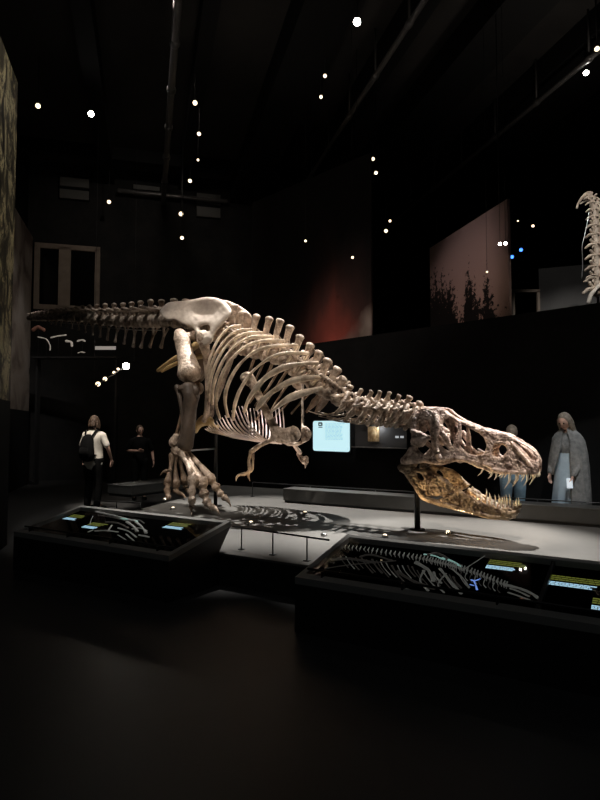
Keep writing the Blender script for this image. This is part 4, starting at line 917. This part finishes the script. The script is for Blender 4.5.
def tooth(b, t, w, r, parent, side=1, bend=.25):
    r *= .62
    a = T(*b, w*1.0); c = T(*t, w*.98); m_ = a.lerp(c, .55)+V((bend*(c-a).length, 0, 0))*.5
    mb = MB(); mb.curve([tuple(a.lerp(c, -.12))+(r,), tuple(a.lerp(m_, .5))+(r*.98,), tuple(m_)+(r*.72,), tuple(c)+(.002,)], 4, 9)
    if side == -1: mb = mirror_mb(mb)
    mb.build('tooth', M['tooth'], parent)
UT = [((482.5, 470), (478, 475.5), .17, .014), ((492, 473), (488, 478.6), .16, .017), ((496.5, 473.5), (494, 480), .155, .017), ((503, 474), (500.5, 478), .15, .014), ((510, 473), (504.2, 488.7), .14, .022),
      ((516.5, 473.5), (513.4, 483.5), .13, .018), ((527.5, 473), (523.5, 486.2), .105, .020), ((522, 474), (520.5, 477.5), .12, .012), ((531, 473.5), (529.5, 479.5), .09, .014), ((535, 473), (534.5, 477.5), .06, .014), ((537.5, 472.5), (537.8, 477), .03, .014)]
for b_, t_, w, r in UT:
    tooth(b_, t_, w, r, skull, 1); tooth(b_, t_, w, r, skull, -1)
# ---- lower jaw
jout = [(398.5, 465.5), (403, 462.8), (409, 465), (416, 468), (425, 469.5), (434, 472), (441, 475.5), (447, 480), (454, 485.8), (464, 491.8), (475, 498), (484.7, 503), (496, 506.5), (507, 507.8), (516, 507.2), (520.8, 504.8), (520.3, 510.5), (516, 516), (508, 520), (497, 519), (486, 517), (475, 514.5), (464, 511.5), (455, 509.5), (444, 506.8), (434, 503.8), (425, 500.5), (419.5, 496.5), (415, 489.5), (410, 481.5), (405.5, 474.5), (400, 471.5)]
jh = [[(431, 497.3), (438, 496), (446, 493.6), (453, 490.3), (458.5, 486.8), (459.6, 488.3), (454, 492.8), (446, 496.8), (438, 499), (432, 500)], [(417, 473), (421, 474), (424, 479), (421, 481), (418, 478)]]
Wj = [(398, .27), (420, .27), (450, .215), (475, .16), (500, .105), (512, .06), (518, .025), (521, .008)]
def jw(x, y): return interp(Wj, x)-.03*max(0, (y-interp([(398, 466), (450, 483), (485, 503), (520, 507)], x))/20)
mb = plate(jout, jh, jw, .026, 3.0, .7, .018, 24)
jm = MB()
for q in (mb, mirror_mb(mb)):
    b = len(jm.v); jm.v += q.v; jm.f += [tuple(i+b for i in f) for f in q.f]
for s in (1, -1):
    def addj(rows, seg=10):
        q = MB(); q.curve(C3(*rows), 4, seg)
        if s == -1: q = mirror_mb(q)
        b = len(jm.v); jm.v += q.v; jm.f.extend(tuple(i+b for i in f) for f in q.f)
    addj([(399.5, 467.5, .27, .035), (407, 468, .27, .04), (420, 471, .25, .025), (436, 475.5, .23, .02), (449, 483.5, .20, .018)])
    addj([(407, 474, .27, .03), (416, 486, .26, .035), (424, 497, .25, .035), (440, 503.5, .22, .03), (464, 509.5, .17, .03), (490, 516, .12, .03), (508, 517.5, .06, .03)])
    addj([(456, 492.5, .18, .02), (475, 504, .145, .032), (495, 511, .10, .036), (510, 513, .05, .035), (517, 511.5, .02, .025)])
    addj([(406, 462, .26, .03), (411, 466, .24, .045), (416, 463, .22, .03)])
jaw = part(jm, 'lower_jaw', 'jaw', .012, 11)
LT = [((476.5, 498.5), (476.7, 491), .15, .013), ((481, 501), (480.2, 494.8), .14, .013), ((487, 503.5), (486.6, 496.8), .13, .014), ((491.5, 505), (491, 496.3), .12, .014), ((496, 506), (494.8, 498.6), .11, .014), ((500.7, 507), (499.8, 496.3), .10, .015),
      ((505, 507.2), (503.8, 495.3), .085, .015), ((510, 507.5), (508.8, 501), .07, .012), ((513, 507.5), (512.7, 502.5), .055, .012), ((517, 507.3), (516.2, 497.8), .035, .014), ((520, 506), (520.7, 503), .015, .009)]
for b_, t_, w, r in LT:
    tooth(b_, t_, w, r, jaw, 1, .1); tooth(b_, t_, w, r, jaw, -1, .1)
mb = MB()
for s in (1, -1):                                                       # thin throat bones beside the tongue
    pass
# ---- steel that carries it
def post(px, py_base, w, ztop_pt, r=.03):
    b_ = loc_of(G(px, py_base, PZ)); mb = MB(); mb.loft([V((b_.x, b_.y, 0)), V((b_.x, b_.y, ztop_pt))], [r, r], 12, cap=False)
    mb.loft([V((b_.x, b_.y, 0)), V((b_.x, b_.y, .012))], [r*2.4, r*2.4], 16, cap=False); part(mb, 'support_post', 'steel', 0); return b_
bp = loc_of(G(418, 540, PZ)); jt = T(417, 482, 0)
mb = MB(); mb.loft([V((jt.x-.0, 0, 0)), V((jt.x, 0, jt.z+.35))], [.035, .035], 12, cap=False); mb.loft([V((jt.x, 0, 0)), V((jt.x, 0, .012))], [.09, .09], 16, cap=False)
mb.loft([V((jt.x, -.22, jt.z+.02)), V((jt.x, .22, jt.z+.02))], [.015, .015], 8)
part(mb, 'support_post', 'steel', 0)
pp = T(216, 430, 0); mb = MB(); mb.loft([V((pp.x, 0, 0)), V((pp.x, 0, T(216, 345).z))], [.03, .03], 12, cap=False); mb.loft([V((pp.x, 0, 0)), V((pp.x, 0, .012))], [.1, .1], 16, cap=False); part(mb, 'support_post', 'steel', 0)
mb = MB(); an = T(184, 451, .62); mb.loft([an, V((pp.x, 0, an.z+.02))], [.014, .014], 8); mb.loft([an+V((.05, 0, 0)), an+V((.12, .05, .2))], [.012, .012], 8); part(mb, 'ankle_bracket', 'steel_bright', 0)
mb = MB(); q = [cent[i]-V((0, 0, .055+.075*(1-i/len(cpx))+.03)) for i in range(0, 16)]; mb.loft(q, [.009]*len(q), 6); part(mb, 'tail_rod', 'steel_bright', 0)
mb = MB(); q = [T(171, 320.5)]+[T(*p) for p in sac]+DC+CC+[T(416, 421)]; mb.loft(q[1:], [.03]*(len(q)-1), 8); part(mb, 'spine_rod', 'steel', 0)

# ---------------------------------------------------------------- small neck skeleton on the upper level
YS = 8.95; nb = P(594, 300, YS); SK2 = empty('neck_skeleton', V((nb.x+.08, nb.y, WTOP)), 0, 'smaller upright dinosaur neck skeleton at the right edge of the upper level', 'dinosaur skeleton')
o0 = SK2.location.copy()
def S(px, py, dy=0): return P(px, py, YS+dy)-o0
M['pale_bone'] = mat('pale_fossil', (.26, .20, .15), .5, noise_s=7, c2=(.62, .53, .43), bump=.5)
path = [(597, 288), (597.5, 277), (597.5, 266), (597, 255), (596.5, 244), (596, 234), (595.5, 225), (595, 216.5), (594.5, 209), (593, 202.5), (590.5, 197.5)]
for i, (x, y) in enumerate(path):
    c = S(x, y); n = S(*path[min(i+1, len(path)-1)]); p_ = S(*path[max(i-1, 0)]); t = (n-p_).normalized(); f = 1-.5*i/len(path); mb = MB(); L = (n-p_).length*.5*(1 if 0 < i < len(path)-1 else 2)
    mb.loft([c-t*L*.42, c, c+t*L*.42], [.085*f, .065*f, .085*f], 10, V((0, 1, 0)))
    for s in (-1, 1):
        mb.loft([c, c+V((s*.16*f, -.03, -.03*f)), c+V((s*.23*f, -.03, -.09*f))], [(.05*f, .035*f), (.05*f, .03*f), (.03*f, .02*f)], 8); mb.loft([c+V((s*.06*f, 0, 0)), c+V((s*.14*f, -.04, .07*f))], [.035*f, .026*f], 7); mb.loft([c+V((s*.08*f, -.02, -.02)), c+V((s*.11*f, -.06, -.10*f))], [.025*f, .018*f], 7)
    mb.loft([c, c+V((0, -.11*f, -.02))], [.03*f, .02*f], 8)
    mb.build('neck_vertebra', M['pale_bone'], SK2, amp=.006, freq=18)
mb = MB()
for rows in ([(590, 196, .035), (586, 195, .03), (581, 199, .022), (577.5, 205, .016), (576.8, 208, .02)], [(590, 199, .02), (585, 201, .015), (580, 204, .012)], [(592, 193, .02), (588, 192.5, .02), (584, 195, .018)]):
    mb.curve([tuple(S(x, y))+(r,) for x, y, r in rows], 4, 8)
mb.build('skull', M['pale_bone'], SK2, amp=.004, freq=20)
mb = MB(); mb.curve([tuple(S(x, y, -.06))+(.008,) for x, y in ((589, 212), (587, 224), (584.5, 236), (582, 246), (582.5, 258), (582.5, 268), (581.5, 278))], 4, 7); mb.build('neck_rib', M['steel_bright'], SK2)
mb = MB(); mb.curve([tuple(S(x, y, -.05))+(r, .03) for x, y, r in ((588.5, 303, .035), (591, 295, .06), (595, 290, .07), (600, 284, .06), (604, 279, .04))], 4, 10); mb.build('shoulder_blade', M['pale'], SK2)
mb = MB(); mb.curve([tuple(S(x, y, -.05))+(.012,) for x, y in ((600, 276), (592, 275), (586, 279), (592, 286), (596, 290))], 3, 7); mb.build('collar_bone', M['pale_bone'], SK2)
mb = MB(); mb.loft([V((0, .03, 0)), S(597, 262, .05)], [.02, .02], 10, cap=False); mb.loft([V((0, .03, 0)), V((0, .03, .015))], [.12, .12], 16, cap=False); mb.build('support_post', M['steel'], SK2)
# ---------------------------------------------------------------- visitors
def head_mb(mb, c, yaw, tilt, s=1.0):
    """head with brow, nose, mouth, chin and ears; local forward is -y"""
    R = Matrix.Rotation(yaw, 3, 'Z') @ Matrix.Rotation(tilt, 3, 'X')
    q = MB(); seg = 20; rings = 16
    for i in range(1, rings):
        a = math.pi*i/rings
        for k in range(seg):
            t = 2*math.pi*k/seg; x = math.sin(a)*math.cos(t); y = math.sin(a)*math.sin(t); z = math.cos(a)
            X = .076*x*(1-.28*max(0, -z)**1.5); Y = .096*y*(1-.12*max(0, -z)); Z = .118*z
            if y < -.3 and abs(x) < .22 and -.45 < z < .1: Y -= .020*(1-abs(x)/.22)*(1-abs(z+.28)/.4 if abs(z+.28) < .4 else 0)
            if y < -.5 and .05 < z < .22 and .2 < abs(x) < .55: Y += .008
            if y < -.5 and -.75 < z < -.5 and abs(x) < .35: Y -= .005
            q.v.append(V((X, Y, Z)))
    q.v += [V((0, 0, .118)), V((0, 0, -.112))]; tp = len(q.v)-2
    for i in range(rings-2):
        for k in range(seg): k2 = (k+1) % seg; q.f.append((i*seg+k, (i+1)*seg+k, (i+1)*seg+k2, i*seg+k2))
    for k in range(seg): k2 = (k+1) % seg; q.f.append((tp, k, k2)); q.f.append((tp+1, (rings-2)*seg+k2, (rings-2)*seg+k))
    for sx in (-1, 1): q.ball((sx*.078, .008, -.005), (.012, .022, .032), 8, 6)
    b = len(mb.v); mb.v += [V(c)+R @ (v*s) for v in q.v]; mb.f += [tuple(i+b for i in f) for f in q.f]
    return R
def hand_mb(mb, wrist, d, palm, thumb, s=1.0, curl=.5):
    """palm plus five unequal bent fingers; d points along the hand, palm is the palm's facing, thumb the thumb's side"""
    d = V(d).normalized(); th = V(thumb); th = (th-d*th.dot(d)).normalized(); pl = V(palm); pl = (pl-d*pl.dot(d)-th*pl.dot(th)).normalized()
    w = V(wrist); e = w+d*.085*s
    mb.loft([w, w+d*.04*s, e], [(.026*s, .017*s), (.038*s, .016*s), (.040*s, .013*s)], 10, pl)
    for k, (o, L) in enumerate(((.030, .070), (.010, .080), (-.011, .074), (-.031, .058))):
        b = e+th*o*s-d*.01*s; L *= s; m1 = b+d*L*.5+pl*L*.12*curl; m2 = m1+d*L*.30*(1-curl*.5)+pl*L*.3*curl; m3 = m2+d*L*.15*(1-curl)+pl*L*.28*curl
        mb.loft([b, m1, m2, m3], [.0095*s, .009*s, .008*s, .006*s], 7)
    b = w+d*.025*s+th*.024*s; m1 = b+d*.03*s+th*.028*s; m2 = m1+d*.03*s+th*.006*s+pl*.012*s
    mb.loft([b, m1, m2], [.013*s, .011*s, .008*s], 8)
def body_skin(name, joints, edges, parent, extra):
    """one continuous figure grown from its joints"""
    me = bpy.data.meshes.new(name); idx = {k: i for i, k in enumerate(joints)}
    me.from_pydata([v[0] for v in joints.values()], [(idx[a], idx[b]) for a, b in edges], [])
    o = bpy.data.objects.new(name, me); COL.objects.link(o); o.modifiers.new('skin', 'SKIN')
    if not me.skin_vertices:
        bm = bmesh.new(); bm.from_mesh(me); bm.verts.layers.skin.verify(); bm.to_mesh(me); bm.free()
    for i, v in enumerate(joints.values()):
        me.skin_vertices[0].data[i].radius = v[1]; me.skin_vertices[0].data[i].use_root = (i == 0)
    sb = o.modifiers.new('sub', 'SUBSURF'); sb.levels = 2; sb.render_levels = 2
    dg = bpy.context.evaluated_depsgraph_get(); m2 = bpy.data.meshes.new_from_object(o.evaluated_get(dg))
    bpy.data.objects.remove(o)
    mb = MB(); mb.v = [v.co.copy() for v in m2.vertices]; mb.f = [tuple(p.vertices) for p in m2.polygons]
    b = len(mb.v); mb.v += extra.v; mb.f += [tuple(i+b for i in f) for f in extra.f]
    return mb.build(name, M['skin'], parent)
def person(loc, rz, H, label, arms, cloth, head=(0, 0, 0), lean=0.0, sw_=.185):
    """arms: (elbow, wrist, hand dir, palm, thumb) for right (x<0) and left (x>0); local forward is -y"""
    r = empty('person', loc, rz, label, 'person'); k = H/1.75; ex = MB()
    J = {'pelvis': ((0, 0, .95), (.15, .11)), 'waist': ((0, 0, 1.10), (.13, .095)), 'chest': ((0, -lean*.3, 1.30), (.16, .11)), 'collar': ((0, -lean*.6, 1.42), (.07, .055)), 'neck': ((0, -lean*.8, 1.50), (.052, .055)), 'skullbase': ((0, -lean, 1.58), (.05, .055))}
    E = [('pelvis', 'waist'), ('waist', 'chest'), ('chest', 'collar'), ('collar', 'neck'), ('neck', 'skullbase')]
    for s, nm in ((-1, 'r'), (1, 'l')):
        el, wr, hd, pl, tb = arms[nm]
        J['sh'+nm] = ((s*sw_, -lean*.5, 1.395), (.052, .052)); J['el'+nm] = (el, (.042, .042)); J['wr'+nm] = (wr, (.026, .024))
        E += [('collar', 'sh'+nm), ('sh'+nm, 'el'+nm), ('el'+nm, 'wr'+nm)]
        J['hip'+nm] = ((s*.10, 0, .88), (.095, .10)); J['kn'+nm] = ((s*.105, -.02, .50), (.058, .062)); J['an'+nm] = ((s*.11, .02, .10), (.036, .042)); J['ft'+nm] = ((s*.125, -.13, .035), (.042, .028))
        E += [('pelvis', 'hip'+nm), ('hip'+nm, 'kn'+nm), ('kn'+nm, 'an'+nm), ('an'+nm, 'ft'+nm)]
        hand_mb(ex, V(wr)*k, hd, pl, tb, k)
    J = {a: (tuple(V(p)*k), (x*k, y*k)) for a, (p, (x, y)) in J.items()}
    hc = V((0, -lean-.015-head[2], 1.635))*k; Rh = head_mb(ex, hc, head[0], head[1], k)
    body = body_skin('body', J, E, r, ex)
    ey = MB()
    for sx in (-1, 1): ey.ball(hc+Rh @ V((sx*.030*k, -.083*k, .012*k)), .0115*k, 8, 6)
    ey.build('eyes', M['eye'], r)
    mo = MB(); mo.loft([hc+Rh @ V((x*k, (-.091+abs(x)*.5)*k, -.052*k)) for x in (-.022, -.01, 0, .01, .022)], [.003*k, .005*k, .006*k, .005*k, .003*k], 6); mo.build('mouth', mat('lips', (.35, .13, .11), .5), r)
    P_ = lambda n: V(J[n][0])
    def sleeve(nm, m, upto, name='sleeve', rr=(.068, .062, .058), par=None, mbx=None):
        q = mbx or MB(); a = P_('sh'+nm); b = P_('el'+nm); c = P_('wr'+nm)
        if upto == 'elbow': pts = [a, a.lerp(b, .4), a.lerp(b, .85)]; rd = [rr[0]*k, rr[1]*k, rr[2]*k]
        else: pts = [a, a.lerp(b, .5), b, b.lerp(c, .5), b.lerp(c, .95)]; rd = [rr[0]*k, rr[1]*k, rr[2]*k, .046*k, .04*k]
        q.curve([tuple(p)+(t,) for p, t in zip(pts, rd)], 3, 14); return q
    def torso(hem, flare=.0, w=(.175, .125)):
        q = MB(); rows = [(0, 0, hem*k, (w[0]+flare)*k, (w[1]+flare)*k), (0, 0, 1.0*k, (w[0]-.005)*k, w[1]*k), (0, -lean*.15*k, 1.15*k, (w[0]-.015)*k, (w[1]-.005)*k), (0, -lean*.3*k, 1.30*k, (w[0]+.015)*k, (w[1]+.01)*k), (0, -lean*.5*k, 1.41*k, (w[0]+.025)*k, (w[1]-.025)*k), (0, -lean*.5*k, 1.45*k, (w[0]-.0)*k*.98, (w[1]-.045)*k), (0, -lean*.6*k, 1.475*k, .10*k, .072*k), (0, -lean*.7*k, 1.495*k, .065*k, .06*k)]
        q.curve(rows, 4, 22, V((0, 1, 0))); return q
    # trousers as one garment
    if cloth.get('legs'):
        q = MB()
        for nm in 'rl': q.curve([tuple(P_('hip'+nm)+V((0, 0, .06*k)))+(.108*k, .118*k), tuple(P_('hip'+nm)-V((0, 0, .12*k)))+(.098*k, .108*k), tuple(P_('kn'+nm))+(.075*k, .078*k), tuple(P_('an'+nm)+V((0, 0, .0)))+(.062*k, .066*k)], 4, 16, V((0, 1, 0)))
        q.curve([(0, 0, .90*k, .165*k, .13*k), (0, 0, 1.0*k, .165*k, .122*k), (0, 0, 1.05*k, .158*k, .115*k)], 3, 20, V((0, 1, 0)))
        q.build('trousers', M[cloth['legs']], r, amp=.008*k, freq=12)
    if cloth.get('shirt'):
        q = torso(cloth.get('hem', .88), w=cloth.get('w', (.175, .125))); [sleeve(nm, 0, cloth.get('sleeve', 'elbow'), mbx=q) for nm in 'rl']
        q.build('shirt', M[cloth['shirt']], r, amp=.009*k, freq=11)
    sh = MB()
    for nm in 'rl': sh.curve([tuple(P_('an'+nm)+V((0, .05*k, -.055*k)))+(.042*k, .04*k), tuple(P_('an'+nm)+V((0, -.02*k, -.05*k)))+(.046*k, .045*k), tuple(P_('ft'+nm)+V((0, -.01, .005*k)))+(.048*k, .034*k), tuple(P_('ft'+nm)+V((0, -.07*k, 0)))+(.035*k, .024*k)], 3, 12)
    sh.build('shoes', M['black_cloth'], r)
    q = MB(); hs = cloth.get('hair_len', .05)
    # hair: cap over the skull, and a fall behind
    cap = MB(); cap.ball((0, .016, .022), (.088, .098, .112), 20, 14); cap.v = [v if not (v.y < -.055 and v.z < .075) else V((v.x, -.052, v.z)) for v in cap.v]
    cap.v = [V((v.x, v.y, max(v.z, -.03 if v.y < .0 else -.09))) for v in cap.v]
    b = len(q.v); q.v += [hc+Rh @ (v*k) for v in cap.v]; q.f += cap.f
    if hs > .1:
        for x0, y0 in ((-.072, -.01), (-.066, .04), (-.03, .075), (.0, .085), (.03, .075), (.066, .04), (.072, -.01)):
            q.curve([tuple(hc+Rh @ V((x0*k, y0*k, .03*k)))+(.026*k,), tuple(hc+Rh @ V((x0*1.15*k, y0*1.1*k, -.08*k)))+(.028*k,), tuple(hc+Rh @ V((x0*1.25*k, (y0*1.0-.01)*k, -hs*k)))+(.016*k,)], 4, 8)
    q.build('hair', M[cloth['hair']], r, amp=.006, freq=30)
    return r, J, k, hc, Rh
# back-turned man with a backpack
def gz(px, Y, z=0): p = P(px, 428, Y); return V((p.x, p.y, z))
r1, J, k, hc, Rh = person(gz(94, 10.7), math.radians(160), 1.72, 'person in a cream T-shirt with a black backpack, seen from behind at the left',
  {'r': ((-.30, -.03, 1.16), (-.30, -.14, .93), (0, -.1, -1), (1, 0, 0), (0, -1, 0)), 'l': ((.30, -.03, 1.16), (.33, -.12, .93), (0, -.1, -1), (-1, 0, 0), (0, -1, 0))},
  {'legs': 'black_cloth', 'shirt': 'white_cloth', 'hem': .84, 'w': (.20, .14), 'hair': 'hair_brown', 'hair_len': .13}, head=(.25, .1, 0))
bpk = empty('backpack', V(r1.location), r1.rotation_euler.z, 'black backpack worn by the person in the cream T-shirt', 'backpack')
q = MB(); q.curve([(-.03, .20, .93, .12, .05), (-.03, .22, 1.0, .15, .085), (-.03, .22, 1.18, .145, .085), (-.03, .20, 1.32, .11, .06), (-.03, .18, 1.37, .06, .03)], 4, 18, V((0, 1, 0))); q.build('bag_body', M['black_cloth'], bpk, amp=.008, freq=9)
q = MB(); q.curve([(-.03, .28, .98, .09, .02), (-.03, .305, 1.05, .105, .035), (-.03, .29, 1.14, .09, .02)], 3, 14, V((0, 1, 0))); q.build('front_pocket', M['black_cloth'], bpk)
for s in (-1, 1):
    q = MB(); q.curve([(s*.07-.01, .16, 1.34, .022, .008), (s*.125, .06, 1.455, .024, .008), (s*.135, -.08, 1.40, .024, .008), (s*.155, -.135, 1.22, .02, .008), (s*.16, -.08, 1.06, .015, .007), (s*.12, .14, 1.0, .014, .007)], 5, 8, V((0, 1, 0))); q.build('strap', M['black_cloth'], bpk)
# person in black
person(gz(140, 12.2), math.radians(20), 1.55, 'person in black clothes with one forearm raised, standing in the dark at the left',
  {'r': ((-.28, .0, 1.16), (-.06, -.22, 1.16), (1, -.15, .05), (0, 0, -1), (0, -.5, 1)), 'l': ((.29, .02, 1.14), (.32, -.06, .90), (0, -.1, -1), (-1, 0, 0), (0, -1, 0))},
  {'legs': 'black_cloth', 'shirt': 'black_cloth', 'hem': .90, 'hair': 'hair_brown'}, head=(.3, .12, 0))
# visitor in pale jeans behind the snout
person(gz(512, 8.15), math.radians(170), 1.53, 'person in a black top and pale blue jeans standing behind the snout',
  {'r': ((-.24, -.04, 1.16), (-.13, -.24, 1.2), (.6, -.8, .2), (0, 0, -1), (0, .2, 1)), 'l': ((.24, -.04, 1.16), (.13, -.24, 1.2), (-.6, -.8, .2), (0, 0, -1), (0, .2, 1))},
  {'legs': 'denim', 'shirt': 'black_cloth', 'hem': .98, 'sleeve': 'wrist', 'hair': 'hair_grey', 'hair_len': .05}, head=(0, .25, .02))
# woman in shawl and pale dress
rw, J, k, hc, Rh = person(gz(568, 7.98), math.radians(-48), 1.70, 'person with long hair, grey shawl and pale blue dress looking down at the right',
  {'r': ((-.20, .0, 1.14), (-.20, -.16, .90), (0, -.1, -1), (1, 0, 0), (0, -1, 0)), 'l': ((.20, -.0, 1.14), (.14, -.20, .88), (-.1, -.2, -1), (-1, 0, 0), (0, -1, 0))},
  {'legs': None, 'shirt': 'shawl', 'hem': .98, 'sleeve': 'wrist', 'hair': 'hair_grey', 'hair_len': .36}, head=(-.1, .5, .05), lean=.04, sw_=.145)
q = MB()
n = 40; zs = [1.34, 1.2, 1.05, .95, .8, .6, .4, .22]; ws = [(.15, .11), (.155, .12), (.165, .125), (.185, .145), (.20, .165), (.22, .185), (.24, .20), (.25, .215)]
for z, (a, b_) in zip(zs, ws):
    for i in range(n):
        t = 2*math.pi*i/n; f = 1+.05*math.sin(9*t)*max(0, (1.2-z))
        q.v.append(V((a*f*math.cos(t), b_*f*math.sin(t)-.01, z))*k)
for j in range(len(zs)-1):
    for i in range(n): i2 = (i+1) % n; q.f.append((j*n+i, (j+1)*n+i, (j+1)*n+i2, j*n+i2))
q.build('dress', M['blue_dress'], rw)
q = MB(); n = 48; rows = [(1.555, .078, .085), (1.51, .115, .11), (1.46, .175, .135), (1.37, .222, .16), (1.22, .248, .18), (1.05, .265, .195), (.88, .275, .205), (.70, .28, .21), (.50, .285, .215)]
a0 = -math.pi/2+.34; a1 = -math.pi/2-.10+2*math.pi                    # open at the front, longer over the left arm
for j, (z, a, b_) in enumerate(rows):
    for i in range(n):
        f = i/(n-1); op = max(0, (1.42-z))*.50; t = a0+op*.1+(a1-op-a0)*f; w = 1+.035*math.sin(16*t+z*4)*min(1, (1.5-z)*3)
        dz = 0 if f < .5 else -.0; zz = z if z > 1.2 else 1.2-(1.2-z)*(.45+.8*(math.cos(t) > -.2)*min(1, (math.cos(t)+.2)*2) + .0 if True else 1)
        q.v.append(V((a*w*math.cos(t), b_*w*math.sin(t)-.02*(z > 1.4), zz))*k)
for j in range(len(rows)-1):
    for i in range(n-1): q.f.append((j*n+i, (j+1)*n+i, (j+1)*n+i+1, j*n+i+1))
o = q.build('shawl', M['shawl'], rw); sd = o.modifiers.new('thickness', 'SOLIDIFY'); sd.thickness = .012
ph = MB().box((0, 0, 0), (.075, .012, .14)).build('phone', mat('white_phone', (.7, .75, .8), .3, emit=(.7, .85, 1), estr=.25), smooth=False, bevel=.004)
wr = Matrix.Rotation(math.radians(-48), 3, 'Z') @ (V((.125, -.280, .79))*k)+rw.location; ph.location = wr; ph.rotation_euler = (math.radians(-25), 0, math.radians(-20)); tag(ph, 'small white phone held low by the person in the shawl', 'phone')
